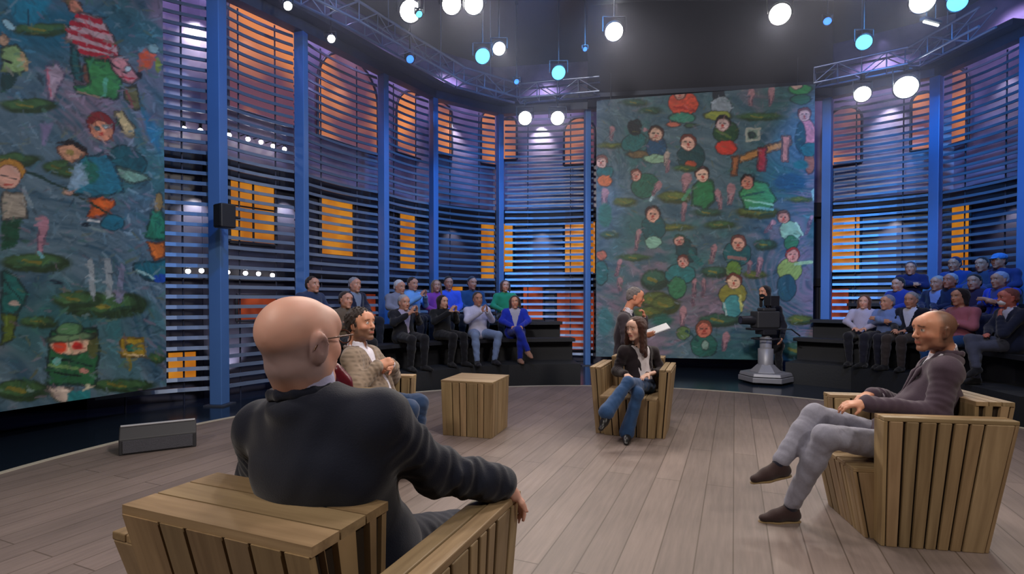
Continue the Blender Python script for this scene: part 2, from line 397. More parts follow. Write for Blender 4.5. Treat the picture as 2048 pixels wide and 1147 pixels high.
for i in range(len(POST)-1):
    A, B = POST[i], POST[i+1]
    d = (B-A).normalized(); L_ = (B-A).length
    nn = Vector((-d.y, d.x)); 
    if nn.dot(A-cen) < 0: nn = -nn         # outward
    if i != GAP_SEG:
        root = empty('louvre_screen', (A.x, A.y, 0), math.atan2(d.y, d.x), 'tall screen of horizontal blue-grey louvre slats '+bay_names[i], 'louvre screen', 'louvre screens between the posts')
        # local x along the bay, outward side is local y * sgn
        sgn = 1 if (Vector((-d.y, d.x)).dot(nn) > 0) else -1
        b = MB(); nseg = 6
        bul = .07*L_*sgn
        e = .0
        if i == 5: L2 = L_+.25
        elif i == 7: L2 = L_
        else: L2 = L_
        for k in range(39):
            z = .12+k*.145; ht = .052
            pts = []
            for s_ in range(nseg+1):
                x = (.11 if s_ == 0 else (L2-.11 if s_ == nseg else L2*s_/nseg)); q = 4*(x/L2)*(1-x/L2)
                pts.append((x, bul*q + sgn*.02))
            vs = []
            for x, y in pts: vs += [(x, y-.012, z), (x, y+.012, z), (x, y+.012+sgn*.018, z+ht), (x, y-.012+sgn*.018, z+ht)]
            fs = []
            for s_ in range(nseg):
                a = 4*s_; c = a+4
                fs += [(a, a+1, c+1, c), (a+1, a+2, c+2, c+1), (a+2, a+3, c+3, c+2), (a+3, a, c, c+3)]
            fs += [(0, 3, 2, 1), (4*nseg, 4*nseg+1, 4*nseg+2, 4*nseg+3)]
            b.add(vs, fs)
        b.build('slats', M_slat, root)
        b = MB()
        for q_ in (.28, .72):
            x = L2*q_; y = bul*4*q_*(1-q_)+sgn*.06; b.tube((x, y, DARK_Z), (x, y, RING_Z), .012)
        b.build('hanging_rods', M_rod, root)
    # facade behind
    A2 = node(i); B2 = node(i+1)
    L3 = (B2-A2).length
    fz = Matrix.Translation((A2.x, A2.y, 0)) @ Matrix.Rotation(math.atan2(d.y, d.x), 4, 'Z')
    sg = 1 if (Vector((-d.y, d.x)).dot(nn) > 0) else -1
    b = MB(); y0, y1 = sorted((0, .12*sg)); b.box((0, y0, DARK_Z), (L3, y1, 7.2), M=fz)
    o = b.build('wall_facade', M_fac); tag(o, kind='structure')
    b = MB()
    for z0, z1, dep in ((3.30, 3.62, .16), (1.72, 1.90, .10), (DARK_Z, 3.30, .02)):
        y0, y1 = sorted((-.0*sg, -dep*sg)); b.box((0, y0, z0), (L3, y1, z1), M=fz, mi=0 if dep > .05 else 1)
    o = b.build('trim_cornice', [M_cornice, mat('facade_lower_dark', (.045, .045, .075), .4)]); tag(o, kind='structure')
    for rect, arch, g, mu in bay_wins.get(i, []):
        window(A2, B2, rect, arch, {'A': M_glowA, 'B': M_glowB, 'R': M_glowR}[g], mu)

# small wall lights between louvres and facade
M_bulb = mat('bulb_white', (1, 1, 1), emit=(1, .93, .95), estr=14)
M_body = mat('lamp_body_black', (.015, .015, .02), .45)
for row, z_, xs in (('upper', 0, ((368, 257), (401, 261), (458, 270), (496, 278), (522, 284), (546, 292), (569, 298))), ('lower', 1, ((376, 542), (403, 541), (455, 544), (491, 546), (517, 547), (545, 550)))):
    for k, (px, py) in enumerate(xs):
        A, B = (POST[0], POST[1]) if px < 432 else (POST[1], POST[2])
        d = (B-A).normalized(); nn = Vector((-d.y, d.x)); nn = -nn if nn.dot(A-cen) < 0 else nn
        A2 = A+nn*(OFF-.22); B2 = B+nn*(OFF-.22)
        u, v = plane_uv(A2, B2, px, py); q = A2+d*u
        root = empty('bulb_lamp', (q.x, q.y, v), math.atan2(d.y, d.x), 'small white bulb in the %s row behind the left louvres, %s' % (row, ['first', 'second', 'third', 'fourth', 'fifth', 'sixth', 'seventh'][k]+' from the left canvas'), 'lamp', row+' row of small bulbs')
        b = MB(); b.ell((0, 0, 0), (.035, .035, .035)); b.build('bulb', M_bulb, root)
        b = MB(); b.tube((0, 0, .03), (0, 0, .10), .022); s2 = 1 if Vector((-d.y, d.x)).dot(nn) > 0 else -1
        b.tube((0, 0, .09), (0, s2*.24, .09), .010)
        b.build('socket', M_body, root)
# unseen spots added behind the louvres to put white hot spots on the facade
def accent(px, py, i, e, z, col=(1, .95, .98), up=True):
    A, B = POST[i], POST[i+1]; d = (B-A).normalized(); nn = Vector((-d.y, d.x)); nn = -nn if nn.dot(A-cen) < 0 else nn
    A2 = A+nn*(OFF-.28); B2 = B+nn*(OFF-.28); u, v = plane_uv(A2, B2, px, py); q = A2+d*u
    t = q+nn*.28
    spot('added_hot_spot', (q.x, q.y, z), (t.x, t.y, v), e*2.2, 80, col, .04, .9)
for px, py, i, e, z in ((395, 440, 0, 26, 3.0), (400, 60, 0, 30, 5.6), (590, 430, 1, 18, 3.1), (475, 690, 1, 20, .2), (520, 150, 1, 10, 5.8), (700, 250, 2, 22, 5.7), (915, 300, 4, 32, 5.7), (915, 500, 4, 10, 3.2),
                      (1080, 270, 5, 40, 5.7), (1082, 510, 5, 14, 3.2), (1780, 270, 7, 40, 5.7), (1790, 480, 7, 14, 3.2), (2005, 470, 8, 14, 3.2), (1990, 250, 8, 20, 5.7), (830, 280, 3, 16, 5.7)):
    accent(px, py, i, e, z)
for i in (0, 1, 2, 3, 4, 5, 7, 8):      # violet wash of the upper facade
    A, B = POST[i], POST[i+1]; m_ = (A+B)/2; d = (B-A).normalized(); nn = Vector((-d.y, d.x)); nn = -nn if nn.dot(A-cen) < 0 else nn
    p = m_+nn*.2; t = m_+nn*OFF
    spot('facade_wash', (p.x, p.y, 6.9), (t.x, t.y, 4.0), 110, 120, (.62, .50, 1.0), .1)

# ------------------------------------------------------------------ ring beam and truss
M_beam = mat('ring_beam_slate', (.055, .065, .10), .45, .3)
M_truss = mat('truss_aluminium', (.35, .40, .55), .35, .7)
def bay_frame(i, inset):
    A, B = POST[i], POST[i+1]; a = A+(cen-A).normalized()*inset; b_ = B+(cen-B).normalized()*inset; return a, b_
for i in range(len(POST)-1):
    A, B = POST[i], POST[i+1]; d = (B-A).normalized(); nn = Vector((-d.y, d.x)); nn = -nn if nn.dot(A-cen) < 0 else nn
    b = MB()
    for (o0, o1, z0, z1) in ((-.10, .10, RING_Z, RING_Z+.26), (-.34, -.10, RING_Z+.17, RING_Z+.26)):
        a0 = A+nn*o0-d*.02; a1 = A+nn*o1-d*.02; c0 = B+nn*o0+d*.02; c1 = B+nn*o1+d*.02
        P_ = [(a0.x, a0.y), (c0.x, c0.y), (c1.x, c1.y), (a1.x, a1.y)]
        if (Vector(P_[1])-Vector(P_[0])).cross(Vector(P_[2])-Vector(P_[1])) < 0: P_ = P_[::-1]
        b.hexa([(x, y, z0) for x, y in P_]+[(x, y, z1) for x, y in P_])
    o = b.build('trim_ring_beam', M_beam); tag(o, kind='structure')
tr_where = {1: 'above the warm yellow window at upper left', 2: 'above the second arch at upper left', 3: 'left of the two lamps, above the third arch', 4: 'above the purple-top spectator, where the ring turns', 5: 'carrying the two bright lamps left of the centre canvas', 7: 'carrying the two bright lamps right of the centre canvas', 8: 'running out at the upper right corner'}
for i in (1, 2, 3, 4, 5, 7, 8):
    a, b_ = bay_frame(i, .95); z0 = RING_Z+.02; z1 = z0+.30
    d = (b_-a).normalized(); nn = Vector((-d.y, d.x)); L_ = (b_-a).length
    b = MB(); cor = [(nn*.15, z0), (-nn*.15, z0), (nn*.15, z1), (-nn*.15, z1)]
    for o_, z in cor:
        p = a+o_; q = b_+o_; b.tube((p.x, p.y, z), (q.x, q.y, z), .022)
    k = max(3, int(L_/.38))
    for j in range(k):
        for o_ in (nn*.15, -nn*.15):
            p = a+d*(L_*j/k)+o_; q = a+d*(L_*(j+1)/k)+o_
            za, zb = (z0, z1) if j % 2 == 0 else (z1, z0)
            b.tube((p.x, p.y, za), (q.x, q.y, zb), .010, n=6)
        p = a+d*(L_*j/k)+nn*.15; q = a+d*(L_*j/k)-nn*.15
        for z in (z0, z1): b.tube((p.x, p.y, z), (q.x, q.y, z), .010, n=6)
        b.tube((p.x, p.y, z0), (p.x, p.y, z1), .010, n=6); b.tube((q.x, q.y, z0), (q.x, q.y, z1), .010, n=6)
    m_ = (a+b_)/2
    b.tube((m_.x, m_.y, z1), (m_.x, m_.y, 7.995), .008)
    o = b.build('lighting_truss', M_truss); tag(o, 'blue-lit aluminium lattice truss '+tr_where[i], 'truss', 'ring truss sections')
# black sheet added to make the dark void over the centre canvas
b = MB(); A, B = POST[6], POST[7]; d = (B-A).normalized(); nn = Vector((-d.y, d.x)); nn = nn if nn.dot(A-cen) < 0 else -nn
b.box((0, -.02, 0), ((B-A).length, .02, 2.26))
o = b.build('dark_void_sheet', mat('void_sheet_black', (.016, .015, .024), .8, bump=.3, bscale=5)); o.location = (A.x+nn.x*.2, A.y+nn.y*.2, RING_Z); o.rotation_euler = (0, 0, math.atan2(d.y, d.x))
tag(o, 'plain black sheet added for the dark void above the centre canvas', 'dark sheet')

# ------------------------------------------------------------------ lamps of the rig
def rig_lamp(px, py, depth, R, m, label, cat, group, hang, target=(1.2, 3.0, .9), length=.34, flat=False):
    p = at(px, py, depth)
    root = empty('stage_lamp', p, 0, label, cat, group)
    q = (Vector(target)-p).to_track_quat('-Z', 'Y'); M = q.to_matrix().to_4x4()
    b = MB(); b.lathe([(0, length), (R*.55, length), (R*.75, length*.8), (R*.85, length*.35), (R, .05), (R*1.12, .05), (R*1.12, -.03), (R*1.0, -.03), (R*1.0, .0)], 20, M)
    b.build('housing', M_body, root)
    b = MB(); b.lathe([(0, .001), (R*.5, .0), (R*1.0, .008)], 20, M)
    b.build('lens', m, root)
    b = MB(); top = hang-p.z
    b.path([(-R*1.3, 0, 0), (-R*1.3, 0, R*1.7), (R*1.3, 0, R*1.7), (R*1.3, 0, 0)], .012)
    b.tube((0, 0, R*1.7), (0, 0, top), .014)
    b.box((-.03, -.03, top-.09), (.03, .03, top)); b.build('yoke', M_body, root)
    if m is M_lens and R > .1:
        spot('lamp_beam', p+(Vector(target)-p).normalized()*.06, target, 150, 46, WARM, .08, .8)
    return p
M_lens = mat('lens_white_hot', (1, 1, 1), emit=(1, .95, .88), estr=45)
M_lensB = mat('lens_blue', (.1, .5, 1), emit=(.12, .62, 1.0), estr=2.2)
M_lensC = mat('lens_deep_blue', (.1, .3, 1), emit=(.05, .25, 1.0), estr=1.6)
tz = RING_Z+.02
for px, py, dp, R, lab, hang in ((1050, 236, 11.4, .14, 'bright white lamp under the ring truss left of the centre canvas, left of the pair', tz), (1115, 236, 11.3, .14, 'bright white stage lamp under the ring truss, the one next to the centre canvas', tz),
      (1725, 188, 10.25, .14, 'bright white stage lamp right of the centre canvas, the left of that pair', tz), (1812, 174, 9.85, .19, 'bright white stage lamp right of the centre canvas, the right of that pair', tz),
      (820, 22, 8.2, .16, 'large glaring white lamp at the top, leftmost of the big ones', 7.3), (903, 8, 8.4, .15, 'large glaring white lamp at the top edge, left of two close together', 7.3), (947, 8, 8.4, .15, 'large glaring white lamp at the top edge, right of two close together', 7.3),
      (998, 97, 9.4, .11, 'small white lamp beside a blue lamp, upper middle', 7.3), (1228, 63, 9.2, .15, 'white lamp hanging above the centre canvas, left of middle', 7.3), (1560, 28, 8.6, .16, 'white lamp above the centre canvas, to its right side', 7.3), (1845, 2, 7.4, .15, 'white lamp cut off by the top edge at right', 7.3),
      (575, 11, 7.6, .06, 'tiny white lamp over the first arch at upper left', 7.3), (662, 77, 8.4, .06, 'tiny white lamp on the ring over the second arch', 7.3)):
    rig_lamp(px, py, dp, R, M_lens, lab, 'stage lamp', 'white lamps of the overhead rig', hang)
for px, py, dp, R, m, lab in ((965, 112, 9.2, .13, M_lensB, 'round cyan-blue lamp beside the small white lamp, upper middle'), (1117, 145, 10.0, .13, M_lensB, 'round cyan-blue lamp left above the centre canvas'), (1728, 84, 8.8, .12, M_lensB, 'round cyan-blue lamp right above the centre canvas'),
      (1915, 4, 7.4, .12, M_lensB, 'round cyan-blue lamp cut by the top edge at right'), (838, 28, 7.9, .05, M_lensB, 'small cyan lamp touching the leftmost glaring lamp'), (1655, 42, 8.4, .06, M_lensC, 'small deep blue lamp right of the middle'),
      (1170, 98, 9.6, .04, M_lensC, 'tiny deep blue lamp between the middle white lamps'), (1033, 163, 10.4, .05, M_lensC, 'tiny deep blue lamp above the left pair of white lamps'), (820, 118, 9.4, .07, M_lensC, 'small deep blue lamp hanging inside the left part of the ring')):
    rig_lamp(px, py, dp, R, m, lab, 'stage lamp', 'blue lamps of the overhead rig', 7.3)
p = at(1862, 47, 8.0)
root = empty('tube_light', p, math.radians(20), 'short white fluorescent tube fitting under the ceiling at upper right', 'tube light')
b = MB(); b.tube((-.16, 0, 0), (.16, 0, 0), .018); b.build('tube', mat('tube_white', (1, 1, 1), emit=(.85, .95, 1), estr=3), root)
b = MB(); b.box((-.19, -.04, .018), (.19, .04, .06)); b.tube((-.1, 0, .06), (-.1, 0, 8.0-p.z), .006); b.tube((.1, 0, .06), (.1, 0, 8.0-p.z), .006); b.build('fitting', M_body, root)
# small black speaker on the first blue post
p = at(450, 432, 7.1)
root = empty('wall_speaker', p, math.radians(-35), 'small black speaker box fixed to the first blue post', 'speaker')
b = MB(); b.box((-.10, -.10, -.16), (.10, .10, .16)); b.build('cabinet', M_body, root, .015)
b = MB(); b.box((-.085, -.11, -.145), (.085, -.10, .145)); b.build('grille', mat('grille_black', (.008, .008, .01), .9, bump=.6, bscale=300), root)
b = MB(); b.tube((0, .1, 0), (.0, .20, 0), .02); b.build('bracket', M_body, root)
# ================================================================== THE TWO PAINTED CANVASES
def vnoise2(x, y, seed):
    r = np.random.RandomState(seed); g = r.rand(64, 64).astype(np.float32)
    xi = np.floor(x).astype(int); yi = np.floor(y).astype(int); fx = x-xi; fy = y-yi
    fx = fx*fx*(3-2*fx); fy = fy*fy*(3-2*fy)
    a = g[xi % 64, yi % 64]; b_ = g[(xi+1) % 64, yi % 64]; c = g[xi % 64, (yi+1) % 64]; d = g[(xi+1) % 64, (yi+1) % 64]
    return (a*(1-fx)+b_*fx)*(1-fy)+(c*(1-fx)+d*fx)*fy
def lin(c):
    c = np.asarray(c, np.float32)/255
    return np.where(c < .04045, c/12.92, ((c+.055)/1.055)**2.4)
class Paint:
    def __init__(s, X, Y, U, V, seed, wob):
        s.U, s.V = U, V
        s.X = X + (vnoise2(U*9, V*9, seed)-.5)*wob + (vnoise2(U*30, V*30, seed+1)-.5)*wob*.5
        s.Y = Y + (vnoise2(U*9+7, V*9+3, seed+2)-.5)*wob + (vnoise2(U*30, V*30, seed+3)-.5)*wob*.5
        # brushed ground: blue, teal, mauve strokes
        rot = (vnoise2(U*.7, V*.7, seed+5)-.5)*1.2-.25
        u2 = U*np.cos(rot)+V*np.sin(rot); v2 = -U*np.sin(rot)+V*np.cos(rot)
        u2 = u2+(vnoise2(U*4, V*4, seed+12)-.5)*.25; v2 = v2+(vnoise2(U*3+9, V*3, seed+13)-.5)*.22
        a = vnoise2(u2*2.4, v2*7, seed+6); b_ = vnoise2(u2*6, v2*16, seed+7); c = vnoise2(U*.9, V*.9, seed+8); e = vnoise2(u2*12, v2*34, seed+9)
        t = np.clip(.5+1.5*(.42*a+.44*b_+.14*e-.5), 0, 1)
        s.C = lin((46, 84, 106))[None]*(1-t[:, None]) + lin((104, 128, 142))[None]*t[:, None]
        w_ = np.clip((c-.44)*2.6+(b_-.5)*1.3, 0, .9)[:, None]; s.C = s.C*(1-w_)+lin((132, 112, 132))[None]*(.65+.7*t[:, None])*w_
        w_ = np.clip((vnoise2(U*1.1+5, V*1.1, seed+10)-.55)*3+(a-.5), 0, .85)[:, None]; s.C = s.C*(1-w_)+lin((44, 100, 104))[None]*(.7+.6*t[:, None])*w_
        s.tex = (.62+.76*(.4*b_+.6*e))[:, None]
    def put(s, d, col, soft=1.0, line=None, lw=1.6, rgb2=None):
        """d: signed distance in px (negative inside)"""
        if line is not None:
            m = np.clip(1-(np.abs(d)-lw*.5)/1.2, 0, 1)*(d < lw*2); m = (m*.6)[:, None]; s.C = s.C*(1-m)+lin(line)[None]*m
        m = np.clip(.5-d/soft, 0, 1)[:, None]
        s.C = s.C*(1-m)+(lin(col)[None]*s.tex)*m
        if line is not None:
            m = np.clip(1-np.abs(d+lw*.2)/lw, 0, 1)[:, None]*.8; s.C = s.C*(1-m)+lin(line)[None]*m
    def el(s, cx, cy, rx, ry, col, rot=0, line=(18, 34, 44), lw=1.2, soft=1.5):
        c, q = math.cos(math.radians(rot)), math.sin(math.radians(rot))
        x = (s.X-cx)*c+(s.Y-cy)*q; y = -(s.X-cx)*q+(s.Y-cy)*c
        k = np.sqrt((x/rx)**2+(y/ry)**2)+1e-6
        s.put((k-1)*min(rx, ry), col, soft, line, lw); return s
    def pl(s, pts, col, line=(18, 34, 44), lw=1.6, soft=1.5):
        pts = np.array(pts, float); d = np.full(s.X.shape, 1e9); ins = np.zeros(s.X.shape, bool); n = len(pts)
        for i in range(n):
            a = pts[i]; b_ = pts[(i+1) % n]; e = b_-a; wx = s.X-a[0]; wy = s.Y-a[1]
            t = np.clip((wx*e[0]+wy*e[1])/(e@e+1e-9), 0, 1)
            d = np.minimum(d, (wx-e[0]*t)**2+(wy-e[1]*t)**2)
            c1 = (a[1] > s.Y) != (b_[1] > s.Y)
            xx = a[0]+(s.Y-a[1])*e[0]/(e[1] if abs(e[1]) > 1e-9 else 1e-9); ins ^= c1 & (s.X < xx)
        d = np.sqrt(d)-1.0; s.put(np.where(ins, -np.abs(d), d), col, soft, line, lw); return s
    def ln(s, a, b_, w_, col):
        ex, ey = b_[0]-a[0], b_[1]-a[1]; wx = s.X-a[0]; wy = s.Y-a[1]; t = np.clip((wx*ex+wy*ey)/(ex*ex+ey*ey+1e-9), 0, 1)
        s.put(np.sqrt((wx-ex*t)**2+(wy-ey*t)**2)-w_/2, col, 1.2); return s
    def dabs(s, n, seed, L0=9, w0=2.2, amp=.5):
        r = random.Random(seed); ok = np.nonzero((s.X > -60) & (s.X < 2100) & (s.Y > -60) & (s.Y < 1150))[0]
        for _ in range(n):
            i = ok[r.randrange(len(ok))]; x, y = s.X[i], s.Y[i]; L_ = L0*r.uniform(.5, 1.5); a = r.gauss(.2, .7); w_ = w0*r.uniform(.6, 1.5)
            m = np.nonzero((np.abs(s.X-x) < L_+w_+2) & (np.abs(s.Y-y) < L_+w_+2))[0]
            dx, dy = math.cos(a), math.sin(a); px, py = s.X[m]-x, s.Y[m]-y; t = np.clip(px*dx+py*dy, -L_*.5, L_*.5)
            d = np.hypot(px-dx*t, py-dy*t)-w_/2*(1-.6*np.abs(t)/L_); k = np.clip(.5-d/1.4, 0, 1)[:, None]*r.uniform(.4, .85)
            c = s.C[i].copy()*(1+r.uniform(-1, 1.3)*amp)
            if r.random() < .25: c = c*.5+lin(r.choice(((150, 120, 140), (30, 100, 104), (120, 120, 60), (150, 170, 180), (20, 44, 60), (60, 120, 90))))*.5
            s.C[m] = s.C[m]*(1-k)+c[None]*k
    # motifs
    def face(s, x, y, r, skin=(214, 160, 148), hair=(60, 30, 30), rot=0):
        s.el(x, y-r*.25, r*1.12, r*1.12, hair, lw=1); s.el(x, y, r*.92, r*.95, skin, line=(90, 40, 40), lw=1)
        s.ln((x-r*.5, y-r*.2), (x-r*.25, y-r*.2), max(1.2, r*.16), (40, 30, 40)); s.ln((x+r*.15, y-r*.2), (x+r*.4, y-r*.2), max(1.2, r*.16), (40, 30, 40))
        s.el(x, y+r*.15, r*.2, r*.2, (190, 70, 60), line=None); s.ln((x-r*.3, y+r*.52), (x+r*.3, y+r*.5), max(1, r*.12), (150, 40, 40)); return s
    def fig(s, x, y, r, top=(30, 100, 100), low=(60, 120, 90), hair=(60, 30, 30), lean=0, skin=(214, 160, 148)):
        s.el(x+lean*r*.9, y+r*3.6, r*1.0, r*1.3, low, lw=1)
        s.el(x+lean*r*.6, y+r*2.1, r*1.45, r*1.55, top, rot=lean*25)
        s.ln((x+lean*r*.6-r*1.1, y+r*1.7), (x+lean*r*.6-r*.3, y+r*2.7), r*.45, tuple(min(255, int(c*1.35)+10) for c in top))
        s.ln((x+lean*r*.6+r*1.0, y+r*1.7), (x+lean*r*.6+r*.4, y+r*2.7), r*.40, tuple(int(c*.6) for c in top))
        return s.face(x, y, r, skin, hair)
    def pad(s, x, y, w_, h, col=(66, 104, 62)):
        s.el(x, y, w_, h, tuple(int(c*.6) for c in col), line=None, soft=4); s.el(x-w_*.1, y-h*.2, w_*.75, h*.6, col, line=None, soft=4)
        s.ln((x-w_*.4, y-h*.2), (x+w_*.1, y+h*.1), h*.3, (128, 122, 50)); s.ln((x+w_*.1, y+h*.4), (x+w_*.6, y+h*.1), h*.25, (40, 70, 50)); return s
    def leg(s, x0, y0, x1, y1, w_=9, col=(176, 130, 140)):
        s.pl([(x0-w_*.5, y0), (x0+w_*.5, y0), (x1+w_*.25, y1), (x1-w_*.15, y1)], col, line=(70, 60, 84), lw=1, soft=3); s.el(x0, y0, w_*.6, w_*.8, col, line=None, soft=2); return s
def canvas(BL, BR, top, step, seed, wob, draw, label, dl_=12):
    """BL, BR: bottom corners (3D, same height)"""
    d = (BR-BL); L_ = d.length; d.normalize(); H = top-BL.z
    nx = int(L_/step); nz = int(H/step)
    U, V = np.meshgrid(np.linspace(0, L_, nx+1), np.linspace(0, H, nz+1)); U = U.ravel().astype(np.float32); V = V.ravel().astype(np.float32)
    W = np.array(BL)[None]+np.array(d)[None]*U[:, None]+np.array([0, 0, 1])[None]*V[:, None]
    X, Y = project(W)
    P_ = Paint(X, Y, U, V, seed, wob); P_.dabs(700, seed, L0=dl_, w0=dl_*.22, amp=.55); draw(P_); P_.dabs(2200, seed+1, L0=dl_*.7, w0=dl_*.18, amp=.5)
    nrm = Vector((d.y, -d.x, 0))
    root = empty('painted_canvas', BL, math.atan2(d.y, d.x), label, 'painting')
    me = bpy.data.meshes.new('painting'); n = len(U)
    co = np.stack([U, np.full(n, -.031), V], 1)
    me.vertices.add(n); me.vertices.foreach_set('co', co.astype(np.float32).ravel())
    I, J = np.meshgrid(np.arange(nx), np.arange(nz)); a = (J*(nx+1)+I).ravel(); q = np.stack([a, a+1, a+nx+2, a+nx+1], 1)
    fill_mesh(me, q)
    at_ = me.color_attributes.new('Col', 'FLOAT_COLOR', 'POINT'); at_.data.foreach_set('color', np.c_[np.clip(P_.C, 0, 1), np.ones(n)].astype(np.float32).ravel())
    link('painting', me, root, mat('canvas_paint', (1, 1, 1), .55, attr='Col', bump=.35, bscale=22))
    b = MB(); b.box((0, -.03, 0), (L_, .03, H)); b.build('stretcher', mat('canvas_edge', (.16, .24, .24), .8), root)
    b = MB()
    for x in (.3, L_-.3): b.tube((x, .05, H-.2), (x, .05, H+.6), .008)
    b.build('hanging_wire', M_pipe, root)
    return root
def fill_mesh(me, q):
    m = len(q); me.loops.add(4*m); me.polygons.add(m)
    me.loops.foreach_set('vertex_index', q.astype(np.int32).ravel()); me.polygons.foreach_set('loop_start', np.arange(0, 4*m, 4, dtype=np.int32))
    me.update(calc_edges=True); me.polygons.foreach_set('use_smooth', np.ones(m, bool))

def draw_centre(p):
    T = (30, 104, 108); G = (54, 122, 84); D = (24, 70, 78); GR = (150, 160, 60)
    for x, y, w_, h in ((1270, 207, 26, 7), (1300, 222, 22, 7), (1225, 292, 30, 6), (1440, 232, 25, 8), (1520, 235, 48, 8), (1350, 395, 34, 13), (1515, 425, 45, 13), (1250, 405, 24, 9), (1350, 455, 40, 8), (1415, 425, 30, 8),
                        (1270, 515, 32, 7), (1530, 490, 24, 12), (1440, 450, 32, 9), (1310, 560, 30, 22), (1310, 600, 34, 18), (1330, 610, 30, 20), (1440, 640, 45, 14), (1600, 640, 28, 11), (1510, 550, 26, 9), (1590, 700, 30, 18), (1600, 400, 26, 6), (1220, 470, 20, 8), (1430, 545, 30, 12), (1300, 625, 35, 12)):
        p.pad(x, y, w_, h, [(66, 104, 62), (52, 96, 78), (96, 112, 54)][(x+y) % 3])
    for a in ((1502, 185, 1500, 212, 11), (1543, 182, 1539, 212, 10), (1225, 258, 1222, 280, 8), (1373, 358, 1368, 385, 15), (1435, 385, 1440, 418, 10), (1462, 378, 1459, 408, 14), (1210, 385, 1206, 420, 12), (1240, 560, 1238, 580, 8), (1388, 560, 1386, 610, 7),
              (1407, 560, 1405, 592, 6), (1366, 620, 1364, 650, 11), (1452, 672, 1446, 700, 12), (1428, 495, 1420, 525, 9), (1520, 520, 1514, 552, 9), (1500, 525, 1497, 545, 6), (1277, 465, 1270, 500, 8), (1368, 410, 1366, 440, 8), (1240, 525, 1232, 550, 8), (1218, 620, 1216, 650, 8), (1335, 325, 1333, 345, 8), (1622, 435, 1610, 470, 6), (1545, 445, 1530, 465, 8)): p.leg(*a)
    # bench and posts
    p.pl([(1478, 312), (1580, 276), (1582, 290), (1480, 326)], (196, 138, 80)); p.pl([(1464, 314), (1478, 312), (1472, 352), (1462, 352)], (170, 104, 66)); p.pl([(1516, 296), (1532, 296), (1530, 342), (1514, 342)], (176, 50, 66)); p.pl([(1564, 272), (1580, 272), (1574, 324), (1562, 324)], (204, 128, 112))
    p.pl([(1493, 257), (1518, 257), (1517, 280), (1492, 282)], (128, 150, 140), line=(190, 190, 180)); p.el(1504, 270, 8, 6, (50, 70, 76))
    # figures from top to bottom
    p.el(1366, 208, 30, 24, (214, 78, 52)).ln((1348, 214), (1386, 222), 5, (170, 40, 34)).el(1364, 236, 26, 10, (60, 140, 120)).face(1360, 190, 11, hair=(50, 30, 36)); p.el(1346, 250, 14, 5, (200, 110, 90)); p.el(1380, 252, 12, 5, (60, 90, 70))
    p.el(1436, 190, 12, 16, (20, 30, 48)).el(1442, 214, 22, 20, (150, 164, 180)).el(1434, 232, 26, 10, (150, 160, 70))
    p.el(1600, 180, 24, 10, (60, 160, 90)).el(1592, 172, 12, 8, (214, 180, 160)).el(1600, 200, 20, 10, (50, 110, 90))
    p.el(1268, 285, 26, 18, T, rot=-25).el(1270, 256, 14, 16, (18, 26, 40)).el(1278, 310, 24, 7, (110, 90, 60)); p.leg(1290, 260, 1300, 262, 5)
    p.el(1313, 296, 20, 22, (30, 80, 120)).el(1311, 318, 24, 9, (150, 190, 160)).face(1311, 270, 14, skin=(220, 180, 160)); p.leg(1333, 310, 1331, 330, 9, (200, 180, 170))
    p.el(1382, 315, 28, 28, D).el(1380, 330, 12, 9, (190, 80, 50)).face(1376, 288, 15, skin=(226, 176, 160), hair=(110, 50, 44)); p.pad(1372, 338, 26, 7)
    p.el(1452, 266, 26, 22, (34, 76, 50)).el(1452, 296, 21, 15, (206, 58, 44)).ln((1434, 262), (1460, 276), 5, (90, 120, 60)).face(1445, 250, 14, skin=(220, 190, 190), hair=(20, 16, 26))
    p.el(1612, 268, 18, 30, (206, 120, 130)).el(1600, 275, 10, 30, D).face(1608, 232, 12, hair=(120, 60, 60)); p.el(1618, 325, 10, 22, (170, 96, 74)); p.el(1618, 300, 16, 14, T)
    p.el(1210, 345, 16, 14, T).face(1203, 326, 12, skin=(226, 186, 180), hair=(140, 90, 90)); p.el(1210, 362, 14, 11, (214, 110, 60))
    p.el(1290, 372, 28, 24, (36, 100, 84), rot=-30).face(1272, 352, 10, hair=(130, 60, 60)); p.ln((1300, 400), (1318, 375), 6, (160, 190, 200)); p.leg(1318, 370, 1306, 390, 9)
    p.pl([(1386, 372), (1400, 358), (1424, 362), (1430, 400), (1412, 418), (1384, 410)], (40, 124, 76)).face(1404, 352, 14, skin=(232, 190, 170), hair=(50, 24, 24)); p.ln((1380, 380), (1366, 398), 6, (80, 150, 110))
    p.pl([(1478, 385), (1500, 362), (1532, 366), (1552, 400), (1536, 422), (1490, 418)], (64, 150, 100)).ln((1490, 400), (1545, 410), 4, (150, 210, 180)).ln((1486, 392), (1530, 384), 4, (30, 90, 80)).ln((1500, 416), (1544, 418), 5, (120, 190, 190)).face(1494, 366, 13, skin=(206, 140, 120), hair=(28, 20, 28))
    p.el(1580, 365, 34, 18, (34, 84, 112), line=None, soft=6)
    p.el(1307, 455, 24, 26, (24, 84, 92)).el(1306, 484, 16, 12, (140, 190, 170)).face(1306, 430, 14, skin=(226, 170, 150), hair=(50, 16, 24))
    p.el(1372, 500, 18, 26, D, rot=-35).face(1358, 482, 10, hair=(40, 90, 70)); p.ln((1380, 505), (1402, 530), 9, T)
    p.el(1360, 548, 30, 20, (40, 120, 124)).el(1354, 575, 18, 22, G).face(1366, 524, 11, hair=(110, 50, 40))
    p.el(1474, 508, 28, 26, (26, 96, 104)).el(1467, 540, 16, 18, (100, 140, 60)).face(1476, 488, 14, skin=(226, 170, 150), hair=(110, 60, 60)); p.ln((1456, 515), (1490, 518), 7, (150, 110, 110))
